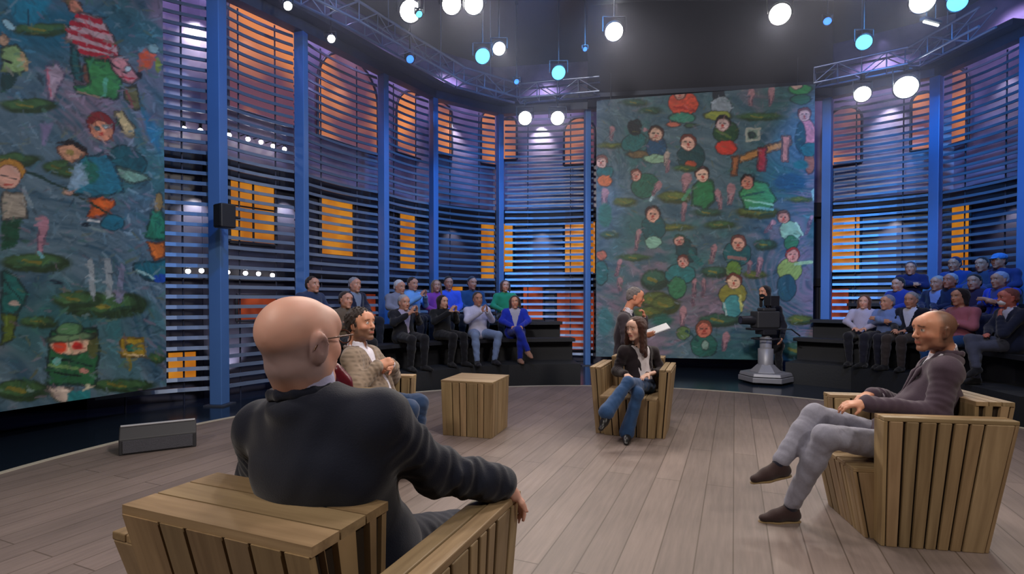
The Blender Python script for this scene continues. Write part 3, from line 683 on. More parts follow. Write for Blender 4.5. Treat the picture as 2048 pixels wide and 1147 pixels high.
    p.el(1580, 462, 22, 20, (150, 190, 160), rot=30).el(1582, 486, 14, 14, G).face(1566, 436, 12, skin=(220, 150, 130), hair=(100, 70, 60)); p.ln((1590, 445), (1604, 470), 4, (190, 220, 190))
    p.el(1578, 540, 24, 22, (150, 170, 90)).el(1572, 575, 20, 26, (34, 84, 100)).face(1584, 512, 13, skin=(226, 150, 130), hair=(170, 50, 40)); p.ln((1590, 528), (1622, 524), 6, (170, 200, 150))
    p.el(1465, 588, 28, 24, (140, 136, 56)).el(1465, 612, 20, 22, (70, 150, 156)).ln((1448, 606), (1452, 628), 4, (170, 200, 200)).ln((1480, 590), (1482, 620), 5, (190, 190, 110)).face(1467, 564, 14, skin=(232, 190, 160), hair=(110, 50, 40))
    p.el(1408, 690, 26, 24, (34, 100, 90)).el(1410, 690, 8, 10, (130, 160, 150)).face(1408, 660, 15, skin=(214, 120, 100), hair=(130, 70, 50)); p.el(1366, 665, 14, 14, (90, 120, 70)); p.ln((1372, 660), (1395, 680), 5, D)
    p.el(1203, 510, 10, 9, (200, 110, 90)).el(1202, 545, 14, 24, T); p.el(1210, 430, 14, 24, (40, 110, 100), line=None, soft=4)
    p.el(1600, 330, 16, 10, T, line=None, soft=4); p.el(1630, 390, 8, 14, (160, 200, 200), line=None)
    p.el(1210, 640, 16, 30, (60, 120, 130), line=None, soft=8); p.el(1325, 640, 20, 12, (40, 100, 90), line=None, soft=6)
def draw_left(p):
    K = (14, 28, 36); T = (26, 98, 104)
    p.el(90, 60, 150, 60, (22, 96, 120), line=None, soft=60)
    for x, y, w_, h in ((55, 212, 58, 16), (110, 335, 30, 14), (150, 345, 46, 12), (70, 525, 70, 20), (20, 320, 60, 14), (205, 610, 90, 28), (150, 600, 50, 18), (40, 780, 60, 22), (240, 770, 70, 14), (75, 645, 40, 12), (310, 715, 20, 10), (80, 60, 60, 14)): p.pad(x, y, w_, h)
    # torn bright water shape at top left
    p.pl([(10, 0), (100, 0), (76, 36), (60, 54), (30, 42)], (14, 120, 146), line=None, soft=5); p.ln((52, 20), (55, 52), 3, (10, 60, 80))
    # light legs
    p.pl([(88, 132), (112, 126), (126, 146), (118, 170), (100, 202), (94, 200)], (172, 150, 166), line=(60, 60, 90), lw=2).ln((92, 140), (98, 190), 4, (190, 110, 130))
    p.pl([(78, 250), (104, 248), (96, 268), (86, 290), (80, 288)], (130, 120, 156), line=None, soft=4); p.leg(83, 448, 74, 510, 20, (176, 124, 140)); p.ln((74, 505), (80, 516), 8, (110, 170, 180))
    for x in (178, 212): p.ln((x, 522), (x+4, 586), 12, (150, 160, 166))
    p.ln((240, 535), (236, 600), 12, (120, 124, 150))
    # man in red and white stripes, bending over
    p.pl([(128, 0), (150, 0), (160, 20), (148, 30), (138, 26)], (206, 130, 104), line=K, lw=2.5)
    p.pl([(138, 50), (160, 26), (205, 40), (236, 100), (232, 112), (200, 120), (160, 112), (148, 92), (126, 80)], (196, 160, 164), line=K, lw=2.5)
    for a, b_ in (((140, 46), (212, 66)), ((132, 62), (226, 92)), ((146, 86), (230, 108)), ((152, 34), (200, 44)), ((158, 104), (210, 116))): p.ln(a, b_, 9, (176, 34, 54))
    p.pl([(137, 90), (152, 104), (160, 165), (150, 168), (142, 150)], (30, 92, 96), line=K, lw=2).el(170, 148, 9, 20, (116, 76, 64), rot=-8)
    p.pl([(168, 118), (216, 124), (240, 160), (232, 200), (208, 196), (150, 186), (146, 174), (176, 168)], (62, 138, 78), line=K, lw=2.5).ln((210, 160), (204, 190), 8, (90, 170, 140)).ln((150, 184), (200, 196), 4, (150, 130, 110))
    p.pl([(214, 118), (240, 112), (262, 138), (276, 156), (262, 168), (240, 160), (222, 140)], (214, 140, 142), line=K, lw=2.5).ln((216, 126), (250, 146), 3, (30, 40, 50)).ln((236, 152), (266, 158), 3, (190, 40, 60)).el(252, 138, 7, 5, (200, 216, 216)).el(276, 150, 5, 6, (40, 30, 40))
    p.pl([(244, 176), (270, 172), (280, 218), (268, 222), (248, 200)], (104, 98, 60), line=K, lw=2).ln((250, 178), (262, 214), 6, (140, 80, 70))
    p.pl([(274, 110), (292, 98), (304, 112), (296, 138), (278, 142)], (216, 86, 48), line=None, soft=4).el(303, 98, 11, 9, (150, 180, 176), rot=30).el(312, 130, 7, 16, (130, 140, 60), line=None)
    # man in pale green at the left edge
    p.pl([(0, 98), (30, 90), (52, 120), (50, 142), (36, 148), (0, 142)], (140, 170, 110), line=K, lw=2).ln((0, 120), (24, 130), 4, (30, 40, 34)).ln((40, 110), (50, 140), 9, (180, 150, 110)).el(4, 82, 10, 12, (190, 150, 120)).pl([(0, 148), (34, 146), (20, 176), (0, 186)], (20, 60, 60), line=None)
    p.el(15, 50, 16, 8, (150, 190, 200), rot=40, line=K)
    # red-haired face and dark teal coat
    p.el(250, 325, 42, 30, (22, 84, 92), rot=28, line=K, lw=2).pl([(218, 332), (240, 336), (282, 346), (300, 358), (262, 366), (236, 356)], (120, 160, 140), line=K, lw=2)
    p.el(198, 250, 30, 24, (130, 36, 40), rot=20, line=(60, 20, 30)).el(200, 262, 23, 19, (222, 144, 110), rot=12, line=(90, 30, 30)).el(190, 256, 5, 4, (80, 100, 100)).el(208, 253, 5, 4, (220, 230, 230)).el(198, 268, 5, 4, (200, 60, 50), line=None)
    p.pl([(226, 225), (242, 224), (266, 256), (262, 276), (248, 270), (234, 246)], (196, 170, 120), line=K, lw=2).ln((232, 238), (246, 266), 3, (30, 20, 30)).pl([(280, 215), (318, 260), (318, 310), (290, 270)], (40, 110, 140), line=None, soft=5)
    # black-capped profile in teal coat with orange shorts
    p.pl([(158, 318), (206, 305), (236, 350), (242, 384), (190, 394), (130, 380), (146, 344)], (32, 116, 140), line=K, lw=2).el(176, 345, 20, 22, (30, 110, 96), line=None, soft=5).pl([(148, 330), (160, 328), (172, 366), (150, 378), (132, 378)], (140, 172, 196), line=None, soft=3)
    p.pl([(112, 296), (140, 288), (172, 308), (150, 322), (128, 326), (114, 306)], (208, 150, 116), line=(70, 30, 30), lw=2).pl([(112, 286), (140, 280), (168, 296), (172, 308), (144, 292), (118, 290)], (26, 20, 26), line=None).el(136, 306, 8, 6, (150, 130, 70), line=None)
    p.pl([(172, 396), (226, 398), (228, 408), (208, 428), (170, 440), (182, 412)], (214, 96, 34), line=K, lw=2).ln((0, 322), (130, 378), 6, (20, 56, 54)).ln((130, 378), (236, 440), 5, (30, 50, 36)).el(134, 386, 10, 6, (220, 170, 150)).el(222, 446, 24, 16, (24, 106, 130)).ln((174, 442), (194, 442), 4, (220, 220, 220))
    # ginger man at left edge
    p.pl([(0, 385), (46, 385), (52, 438), (0, 440)], (168, 156, 140), line=K, lw=2).pl([(0, 444), (40, 440), (30, 490), (0, 500)], (20, 76, 54), line=None).ln((44, 378), (60, 412), 8, (130, 150, 160)).el(14, 342, 34, 24, (186, 130, 50), line=(60, 40, 30)).el(12, 354, 26, 24, (226, 170, 150), line=(90, 50, 40)).ln((0, 350), (28, 360), 3, (40, 50, 60)).ln((4, 370), (20, 370), 3, (190, 70, 60))
    # right-edge figure
    p.pl([(300, 420), (318, 415), (328, 440), (328, 480), (288, 475)], (40, 130, 100), line=K, lw=2).el(314, 405, 9, 20, (160, 130, 80)).pl([(290, 484), (326, 484), (326, 514), (306, 518)], (216, 112, 44), line=K, lw=2).pl([(262, 526), (330, 520), (330, 566), (290, 560), (264, 544)], (28, 100, 116), line=K, lw=2).el(318, 556, 16, 10, (20, 70, 160), line=None).ln((270, 540), (300, 556), 5, (150, 190, 190))
    # big teal coat at left edge, low
    p.pl([(0, 538), (30, 552), (52, 586), (46, 606), (30, 625), (0, 630)], (28, 104, 100), line=K, lw=3).ln((4, 560), (40, 600), 3, (14, 50, 54)).pl([(0, 628), (30, 630), (20, 680), (0, 690)], (90, 110, 40), line=K, lw=2); p.el(25, 606, 9, 5, (180, 160, 150), line=None)
    # man in the green hat, bottom
    p.pl([(94, 690), (100, 660), (190, 655), (196, 700), (186, 772), (150, 770), (92, 766)], (40, 98, 62), line=K, lw=3).el(140, 690, 44, 18, (232, 190, 160), line=K).el(116, 692, 14, 12, (214, 70, 40), line=None, soft=4).el(152, 692, 12, 8, (206, 50, 44), line=None, soft=4).el(184, 688, 12, 26, (84, 90, 50), line=None)
    p.el(136, 674, 48, 9, (108, 140, 100), rot=-6, line=K, lw=2.5).el(136, 658, 26, 14, (88, 134, 90), line=K, lw=2).ln((98, 730), (150, 736), 7, (110, 150, 90)).ln((104, 745), (160, 752), 4, (14, 30, 30)).ln((100, 715), (180, 730), 5, (20, 50, 44)).el(112, 722, 8, 8, (100, 170, 160), line=None).el(165, 740, 10, 6, (190, 130, 120), line=None)
    p.pl([(92, 772), (142, 776), (128, 806), (108, 802)], (210, 190, 176), line=K, lw=2).pl([(132, 784), (178, 782), (174, 800), (130, 802)], (40, 130, 136), line=None).el(172, 772, 6, 6, (220, 210, 180), line=None)
    # small yellow sign on a stick
    p.pl([(236, 676), (284, 676), (286, 714), (240, 714)], (170, 140, 40), line=(80, 60, 20)).el(260, 694, 12, 8, (40, 110, 90)).ln((258, 716), (256, 740), 6, (130, 120, 50)).ln((244, 708), (282, 712), 3, (220, 190, 140))
    p.el(170, 450, 10, 5, (20, 40, 60), line=None); p.el(110, 562, 14, 4, (20, 40, 60), rot=12, line=None)
CBL = onz(1192, 712, .17); CBR = onz(1624, 721, .17)
ctop = .5*(at(1192, 205, CBL.y).z+at(1628, 166, CBR.y).z)
canvas(CBL, CBR, ctop, .0165, 11, 3.2, draw_centre, 'large blue-green canvas of many small figures hanging at the back of the stage')
LBR = onz(330, 772, .27); LB2 = onz(0, 822, .27); dl = (LBR-LB2).normalized(); LBL = LBR-dl*4.0
canvas(LBL, LBR, 5.75, .0135, 23, 4.5, draw_left, 'large blue-green canvas at the left edge, with a man in a striped shirt', dl_=22)

# ================================================================== WOODEN FURNITURE
M_wood = wood_mat('chair_wood', (.40, .28, .155), (.235, .155, .08), (30, 30, 2.0))
M_gap = mat('wood_gap_dark', (.030, .018, .010), .9)
def tone(): k = rnd.uniform(.80, 1.15); return (k*rnd.uniform(.97, 1.03), k, k*rnd.uniform(.93, 1.03))
def plank_face(b, P00, P10, P11, P01, n_, widths, thick=.022, gap=.008, along=0):
    """planks on a quad P00-P10 (bottom) to P01-P11 (top), thickness towards normal n_"""
    tot = sum(widths); acc = 0; n_ = Vector(n_).normalized()
    P00, P10, P11, P01 = map(Vector, (P00, P10, P11, P01))
    L_ = (P10-P00).length or 1
    for w_ in widths:
        s0 = acc/tot; s1 = (acc+w_)/tot; acc += w_; g = gap*rnd.uniform(.5, 1.5)/L_/2
        a0 = P00.lerp(P10, s0+g); a1 = P00.lerp(P10, s1-g); c0 = P01.lerp(P11, s0+g); c1 = P01.lerp(P11, s1-g)
        t = n_*thick; p = [a0, a1, a1+t, a0+t, c0, c1, c1+t, c0+t]
        if (a1-a0).cross(t).dot(c0-a0) < 0: p = [a1, a0, a0+t, a1+t, c1, c0, c0+t, c1+t]
        q = rnd.uniform(0, 50); h = (c0-a0).length; w2 = (a1-a0).length
        gr = [(q, 0, 0), (q+w2, 0, 0), (q+w2, .02, 0), (q, .02, 0), (q, 0, h), (q+w2, 0, h), (q+w2, .02, h), (q, .02, h)]
        b.hexa([tuple(x) for x in p], col=tone(), grain=gr)
def frustum(b, bot, top, z0, z1, mi=0, col=None):
    """bot/top: (x0,x1,y0,y1)"""
    x0, x1, y0, y1 = bot; X0, X1, Y0, Y1 = top
    b.hexa([(x0, y0, z0), (x1, y0, z0), (x1, y1, z0), (x0, y1, z0), (X0, Y0, z1), (X1, Y0, z1), (X1, Y1, z1), (X0, Y1, z1)], mi=mi, col=col)
def splits(tot, seed, lo=.06, hi=.16):
    r = random.Random(seed); o = []; s = 0
    while s < tot: w_ = r.uniform(lo, hi); o.append(w_); s += w_
    return o
def planked_block(bot, top, z0, z1, seed, cap='y', capn=None, gap=.010, sides='xXyY', t=.02):
    """dark core clad in vertical planks on four sides, boards on top"""
    b = MB(); e = t
    x0, x1, y0, y1 = bot; X0, X1, Y0, Y1 = top
    frustum(b, (x0+e, x1-e, y0+e, y1-e), (X0+e, X1-e, Y0+e, Y1-e), z0+.01, z1-e, mi=1)
    zt = z1-.024
    def S(a, b_, A, B, n_, sd):
        ln_ = (Vector(B)-Vector(A)).length; plank_face(b, a, b_, B, A, n_, splits(ln_, sd), t, gap)
    if 'y' in sides: S((x0, y0+e, z0), (x1, y0+e, z0), (X0, Y0+e, zt), (X1, Y0+e, zt), (0, -1, 0), seed)
    if 'Y' in sides: S((x0, y1-e, z0), (x1, y1-e, z0), (X0, Y1-e, zt), (X1, Y1-e, zt), (0, 1, 0), seed+1)
    if 'x' in sides: S((x0+e, y0+e, z0), (x0+e, y1-e, z0), (X0+e, Y0+e, zt), (X0+e, Y1-e, zt), (-1, 0, 0), seed+2)
    if 'X' in sides: S((x1-e, y0+e, z0), (x1-e, y1-e, z0), (X1-e, Y0+e, zt), (X1-e, Y1-e, zt), (1, 0, 0), seed+3)
    # top boards
    if cap == 'x':   # boards run along x
        n_ = capn or max(1, int((Y1-Y0)/.11)); plank_face(b, (X0, Y0, zt), (X0, Y1, zt), (X1, Y1, zt), (X1, Y0, zt), (0, 0, 1), [1]*n_, .024, .007)
    else:
        n_ = capn or max(1, int((X1-X0)/.11)); plank_face(b, (X0, Y0, zt), (X1, Y0, zt), (X1, Y1, zt), (X0, Y1, zt), (0, 0, 1), [1]*n_, .024, .007)
    return b
def armchair(loc, heading, wi, label, seed, hb=.83, ha=.75, front=.36, backt=.26, rear=-.36, gapr=0):
    """heading: direction the chair faces (x,y)"""
    rz = math.atan2(heading[1], heading[0])-math.pi/2
    root = empty('wooden_armchair', loc, rz, label, 'armchair', 'plank armchairs on the stage')
    h = wi/2; mw = [M_wood, M_gap]; ta = .125
    planked_block((-h+.03, h-.03, -.22, front+.02), (-h, h, -.22, front+.10), 0.0, .42, seed, 'y', 5).build('seat', mw, root, .004)
    planked_block((-h+.02, h-.02, -.30, -.222), (-h, h, -.22-backt, -.222), 0.0, hb, seed+10, 'x', 3).build('backrest', mw, root, .004)
    for s in (-1, 1):
        g = gapr if s > 0 else 0; bx = sorted((s*(h-.030+g), s*(h+ta-.06+g))); tx = sorted((s*(h+.004+g), s*(h+ta+g)))
        planked_block((bx[0], bx[1], -.26, front-.02), (tx[0], tx[1], rear, front), 0.0, ha, seed+20+s*5, 'y', 2).build('armrest', mw, root, .004)
    return root
# seated bald man's chair (foreground), chair at right, woman's chair, chair of the man in beige
CH_FG = (Vector((-.545, 1.73, 0)), Vector((.375, .927)))
CH_R = (Vector((2.44, 3.27, 0)), Vector((-.985, .17)))
CH_W = (Vector((1.335, 5.72, 0)), Vector((-.36, -.93)))
CH_L = (Vector((-1.25, 4.25, 0)), Vector((.99, -.12)))
armchair(CH_FG[0], CH_FG[1], .64, 'light-wood plank armchair in the foreground, seen from behind, under the bald man', 100, hb=.86, front=.27, backt=.29, rear=-.46, gapr=.07)
armchair(CH_R[0], CH_R[1], .58, 'light-wood plank armchair at the right, its tapered side panel towards the viewer', 200, front=.30, backt=.20)
armchair(CH_W[0], CH_W[1], .58, 'light-wood plank armchair facing the viewer, under the long-haired woman', 300, ha=.70, hb=.76)
armchair(CH_L[0], CH_L[1], .60, 'light-wood plank armchair under the man in beige, mostly hidden', 400)
root = empty('wooden_cube_table', (-.385, 5.62, 0), math.radians(-17), 'light-wood plank cube standing alone on the stage left of the woman', 'side table')
planked_block((-.27, .27, -.27, .27), (-.285, .285, -.285, .285), 0, .575, 77, 'x', 1, gap=.006).build('planked_body', [M_wood, M_gap], root, .004)
# wedge monitor on the stage edge
root = empty('stage_monitor', (-3.38, 5.02, 0), math.radians(31), 'low dark wedge-shaped loudspeaker on the stage edge below the left canvas', 'loudspeaker')
b = MB(); pr = [(-.20, 0), (.14, 0), (.16, .05), (.02, .23), (-.12, .25), (-.20, .14)]
vs = [(-.30, y, z) for y, z in pr]+[(.30, y, z) for y, z in pr]; n = len(pr)
b.add(vs, [tuple(range(n)), tuple(range(2*n-1, n-1, -1))]+[(i, n+i, n+(i+1) % n, (i+1) % n) for i in range(n)])
b.build('cabinet', mat('monitor_black', (.03, .03, .035), .5), root, .01)
b = MB(); pr2 = [(-.02-.18, .018), (-.215, .125), (-.135, .242), (-.12, .25)]
b.box((-.27, -.212, .02), (.27, -.198, .13)); b.build('grille', mat('monitor_grille', (.10, .10, .12), .6, .4, bump=.8, bscale=260), root)
b = MB(); b.tube((-.29, -.125, .25), (.29, -.125, .25), .012); b.build('top_bar', mat('bar_pale', (.55, .56, .60), .35, .6), root)
b = MB()
for x in (-.26, .26): b.box((x-.02, -.19, -.0), (x+.02, .12, .006))
b.build('feet', M_body, root)
# ================================================================== FIGURES: smooth-blended bodies turned into meshes
def surf_net(D, org, h):
    ins = D < 0
    nx, ny, nz = D.shape
    c = np.zeros((nx-1, ny-1, nz-1), np.int8)
    offs = [(i, j, k) for i in (0, 1) for j in (0, 1) for k in (0, 1)]
    for i, j, k in offs: c += ins[i:nx-1+i, j:ny-1+j, k:nz-1+k]
    I, J, K = np.nonzero((c > 0) & (c < 8))
    n = len(I); ids = np.full(c.shape, -1, np.int32); ids[I, J, K] = np.arange(n)
    val = {o: D[I+o[0], J+o[1], K+o[2]] for o in offs}
    P = np.zeros((n, 3), np.float32); cnt = np.zeros(n, np.float32)
    for a in offs:
        for ax in range(3):
            if a[ax]: continue
            b = list(a); b[ax] = 1; b = tuple(b); va, vb = val[a], val[b]
            m = (va < 0) != (vb < 0); t = np.where(m, va/np.where(m, va-vb, 1), 0)
            q = np.zeros((n, 3), np.float32) + np.array(a, np.float32); q[:, ax] += t
            P += q*m[:, None]; cnt += m
    P = P/cnt[:, None] + np.stack([I, J, K], 1); V = org + P*h
    F_ = []
    for ax in range(3):
        s0 = [slice(None)]*3; s1 = [slice(None)]*3; s0[ax] = slice(0, -1); s1[ax] = slice(1, None)
        A, B = ins[tuple(s0)], ins[tuple(s1)]; a, b, c_ = np.nonzero(A != B)
        g = np.stack([a, b, c_], 1); o1, o2 = (ax+1) % 3, (ax+2) % 3
        ok = (g[:, o1] > 0) & (g[:, o2] > 0) & (g[:, o1] < D.shape[o1]-1) & (g[:, o2] < D.shape[o2]-1); g = g[ok]
        fl = A[g[:, 0], g[:, 1], g[:, 2]]
        e1 = np.zeros(3, int); e1[o1] = 1; e2 = np.zeros(3, int); e2[o2] = 1
        q = [ids[tuple((g-e1-e2).T)], ids[tuple((g-e2).T)], ids[tuple(g.T)], ids[tuple((g-e1).T)]]
        q = np.stack(q, 1); q[~fl] = q[~fl][:, ::-1]; F_.append(q)
    return V.astype(np.float32), np.concatenate(F_)
V3 = lambda *a: np.array(a, np.float32)
def cap(a, b, ra, rb=None, k=.02, sq=None, op='+', fold=None):
    a = np.array(a, np.float32); b = np.array(b, np.float32); rb = ra if rb is None else rb
    return dict(t='c', a=a, b=b, ra=ra, rb=rb, k=k, sq=sq, op=op, fold=fold)
def ell(c, r, R=None, k=.02, op='+'):
    return dict(t='e', c=np.array(c, np.float32), r=np.array(r, np.float32), R=None if R is None else np.array(R, np.float32), k=k, op=op)
def bx(c, hf, R=None, rad=.01, k=.01, op='+'):
    return dict(t='b', c=np.array(c, np.float32), r=np.array(hf, np.float32), R=None if R is None else np.array(R, np.float32), rad=rad, k=k, op=op)
def vcut(o, fwd, up, z0, slope, op='-', k=.008, wmin=0.0, depth=.02, zmax=9):
    """wedge opening in the front of a garment"""
    return dict(t='v', o=np.array(o, np.float32), f=np.array(fwd, np.float32), u=np.array(up, np.float32), z0=z0, s=slope, k=k, op=op, wmin=wmin, dp=depth, zmax=zmax)
def plane(o, n, op='-', k=.004): return dict(t='p', o=np.array(o, np.float32), n=np.array(n, np.float32), k=k, op=op)
def pdist(p, X, Y, Z):
    t = p['t']
    if t == 'c':
        a, b = p['a'], p['b']; ab = b-a; x, y, z = X-a[0], Y-a[1], Z-a[2]
        if p['sq'] is not None:
            n, f = p['sq']; n = np.array(n, np.float32); n = n/np.linalg.norm(n); q = (x*n[0]+y*n[1]+z*n[2])*(1/f-1); x = x+n[0]*q; y = y+n[1]*q; z = z+n[2]*q
            ab = ab + n*(ab@n)*(1/f-1)
        L2 = float(ab@ab)+1e-9; tt = np.clip((x*ab[0]+y*ab[1]+z*ab[2])/L2, 0, 1)
        r = p['ra']+(p['rb']-p['ra'])*tt
        if p['fold'] is not None:
            am, fr, ph = p['fold']; an = 40*x-31*y; g = .35+.65*np.abs(np.sin(tt*3.0+ph*3))
            r = r + am*g*(np.sin(tt*6.28*fr*.55+an+ph)+.6*np.sin(tt*6.28*fr*1.1-an*1.4+2.3*ph))
        return np.sqrt((x-ab[0]*tt)**2+(y-ab[1]*tt)**2+(z-ab[2]*tt)**2)-r
    if t == 'p': return (X-p['o'][0])*p['n'][0]+(Y-p['o'][1])*p['n'][1]+(Z-p['o'][2])*p['n'][2]
    if t == 'v':
        f, u = p['f'], p['u']; s = np.cross(f, u); x, y, z = X-p['o'][0], Y-p['o'][1], Z-p['o'][2]
        a = np.abs(x*s[0]+y*s[1]+z*s[2]); b = x*f[0]+y*f[1]+z*f[2]; c = x*u[0]+y*u[1]+z*u[2]
        w_ = np.maximum((c-p['z0'])*p['s'], p['wmin'])
        return np.maximum(np.maximum((a-w_)/math.sqrt(1+p['s']**2), -(b-p['dp'])), c-p['zmax'])
    c, r = p['c'], p['r']; x, y, z = X-c[0], Y-c[1], Z-c[2]
    if p['R'] is not None:
        R = p['R']; x, y, z = x*R[0, 0]+y*R[1, 0]+z*R[2, 0], x*R[0, 1]+y*R[1, 1]+z*R[2, 1], x*R[0, 2]+y*R[1, 2]+z*R[2, 2]
    if t == 'e':
        k0 = np.sqrt((x/r[0])**2+(y/r[1])**2+(z/r[2])**2)+1e-6; k1 = np.sqrt((x/r[0]**2)**2+(y/r[1]**2)**2+(z/r[2]**2)**2)+1e-6
        return k0*(k0-1)/k1
    qx, qy, qz = np.abs(x)-r[0]+p['rad'], np.abs(y)-r[1]+p['rad'], np.abs(z)-r[2]+p['rad']
    return np.sqrt(np.maximum(qx, 0)**2+np.maximum(qy, 0)**2+np.maximum(qz, 0)**2)+np.minimum(np.maximum(qx, np.maximum(qy, qz)), 0)-p['rad']
def pbound(p):
    if p['t'] == 'c':
        r = max(p['ra'], p['rb'])+(abs(p['fold'][0])*1.5 if p['fold'] else 0); return np.minimum(p['a'], p['b'])-r, np.maximum(p['a'], p['b'])+r
    if p['t'] in 'pv': return None
    m = float(np.max(p['r'])) if p['t'] == 'e' else float(np.linalg.norm(p['r']))
    rr = p['r'] if p['R'] is None else np.abs(p['R'])@p['r'] if p['t'] == 'b' else np.full(3, m)
    return p['c']-rr, p['c']+rr
def solid(prims, h, noise=None):
    lo = np.full(3, 9e9); hi = np.full(3, -9e9)
    for p in prims:
        if p['op'] == '+':
            a, b = pbound(p); lo = np.minimum(lo, a-.01); hi = np.maximum(hi, b+.01)
    lo = lo-3*h; n = np.ceil((hi-lo)/h).astype(int)+4
    ax = [(lo[i]+np.arange(n[i])*h).astype(np.float32) for i in range(3)]
    D = np.full(n, .5, np.float32)
    for p in prims:
        pb = pbound(p); k = p['k']
        if pb is None: s = [slice(0, n[i]) for i in range(3)]
        else:
            m = k+3*h+.012
            s = [slice(max(0, int((pb[0][i]-m-lo[i])/h)), min(n[i], int((pb[1][i]+m-lo[i])/h)+2)) for i in range(3)]
            if any(q.stop <= q.start for q in s): continue
        s = tuple(s); X, Y, Z = ax[0][s[0]][:, None, None], ax[1][s[1]][None, :, None], ax[2][s[2]][None, None, :]
        d = pdist(p, X, Y, Z).astype(np.float32); A = D[s]
        if p['op'] == '+': q = np.maximum(k-np.abs(A-d), 0)/k; D[s] = np.minimum(A, d)-q*q*k*.25
        elif p['op'] == '-': d = -d; q = np.maximum(k-np.abs(A-d), 0)/k; D[s] = np.maximum(A, d)+q*q*k*.25
        elif p['op'] == 'x': D[s] = np.maximum(A, d)
    if noise:
        am, fr, sd = noise; X, Y, Z = ax[0][:, None, None], ax[1][None, :, None], ax[2][None, None, :]
        D += am*(np.sin(X*fr+sd+2*np.sin(Z*fr*.7))*np.sin(Y*fr*1.1+1.7*sd)+.6*np.sin(Z*fr*1.6+3*np.sin(X*fr*.8+sd))*np.sin(Y*fr*1.9+X*fr)).astype(np.float32)
    D[0], D[-1] = .1, .1; D[:, 0], D[:, -1] = .1, .1; D[:, :, 0], D[:, :, -1] = .1, .1
    return surf_net(D, lo.astype(np.float32), h)
def solid_obj(name, prims, h, m, parent, noise=None, color=None):
    V, Q = solid(prims, h, noise)
    me = bpy.data.meshes.new(name); me.vertices.add(len(V)); me.vertices.foreach_set('co', V.ravel())
    fill_mesh(me, Q)
    if color is not None:
        col = color(V); a = me.color_attributes.new('Col', 'FLOAT_COLOR', 'POINT'); a.data.foreach_set('color', np.c_[col, np.ones(len(V))].astype(np.float32).ravel())
    return link(name, me, parent, m)
def nv(v): v = np.array(v, np.float32); return v/(np.linalg.norm(v)+1e-9)
def rotm(yaw=0, pitch=0, roll=0):
    """columns: right, forward, up.  yaw to the left, pitch up, roll to the right"""
    M = Matrix.Rotation(math.radians(yaw), 3, 'Z') @ Matrix.Rotation(math.radians(pitch), 3, 'X') @ Matrix.Rotation(math.radians(roll), 3, 'Y')
    return np.array(M, np.float32)

SKIN = (208, 150, 124)
def head_prims(hc, R, s=1.0, fem=False, neck=None, nr=.056, ears=True, es=1.0):
    T = lambda *v: np.array(hc)+R@(np.array(v, np.float32)*s)
    E = lambda c, r, k=.02, op='+', Rl=None: ell(T(*c), np.array(r)*s, R if Rl is None else R@Rl, k, op)
    j = .9 if fem else 1.0
    P = [E((0, -.018, .036), (.0765, .097, .084), .02), E((0, .022, .02), (.066, .078, .085), .03), E((0, .030, -.048), (.054*j, .060, .062), .035),
         cap(T(-.012, .078, -.098), T(.012, .078, -.098), .018*s*j, k=.03),
         E((-.052*j, .010, -.062), (.014, .040, .028), .03), E((.052*j, .010, -.062), (.014, .040, .028), .03),
         E((-.038, .066, -.022), (.024, .022, .024), .025), E((.038, .066, -.022), (.024, .022, .024), .025),
         cap(T(-.036, .084, .034), T(.036, .084, .034), (.009 if fem else .012)*s, k=.02), E((0, .076, .055), (.05, .022, .03), .03),
         E((-.031, .105, .012), (.017, .014, .012), .012, '-'), E((.031, .105, .012), (.017, .014, .012), .012, '-'),
         cap(T(0, .094, .022), T(0, .116, -.022), .0065*s, .0115*s, k=.012), E((0, .117, -.026), (.011, .011, .010), .008), E((-.011, .106, -.028), (.008, .010, .008), .006), E((.011, .106, -.028), (.008, .010, .008), .006),
         E((0, .090, -.058), (.028, .014, .022), .015), cap(T(-.020, .094, -.053), T(.020, .094, -.053), .0058*s, k=.006), cap(T(-.017, .094, -.065), T(.017, .094, -.065), .0068*s, k=.006),
         E((0, .104, -.059), (.022, .006, .0022), .004, '-'), E((0, .097, -.079), (.018, .006, .005), .01, '-'),
         E((-.031, .086, .010), (.0135, .0125, .0115), .004), E((.031, .086, .010), (.0135, .0125, .0115), .004)]
    if ears:
        for q in (-1, 1):
            P += [E((q*.079, -.010, -.004), (.0095*es, .020*es, .033*es), .008, Rl=rotm(q*-18, 0, q*8)), E((q*.089, -.006, .000), (.006, .011, .018), .006, '-', Rl=rotm(q*-18)), E((q*.077, -.002, -.030), (.007, .010, .010), .006)]
    if neck is not None:
        P += [cap(np.array(neck)+R@V3(0, .0, 0)*0, T(0, -.028, -.045), nr*s*(.86 if fem else 1), nr*.96*s*(.84 if fem else 1), k=.025)]
    return P
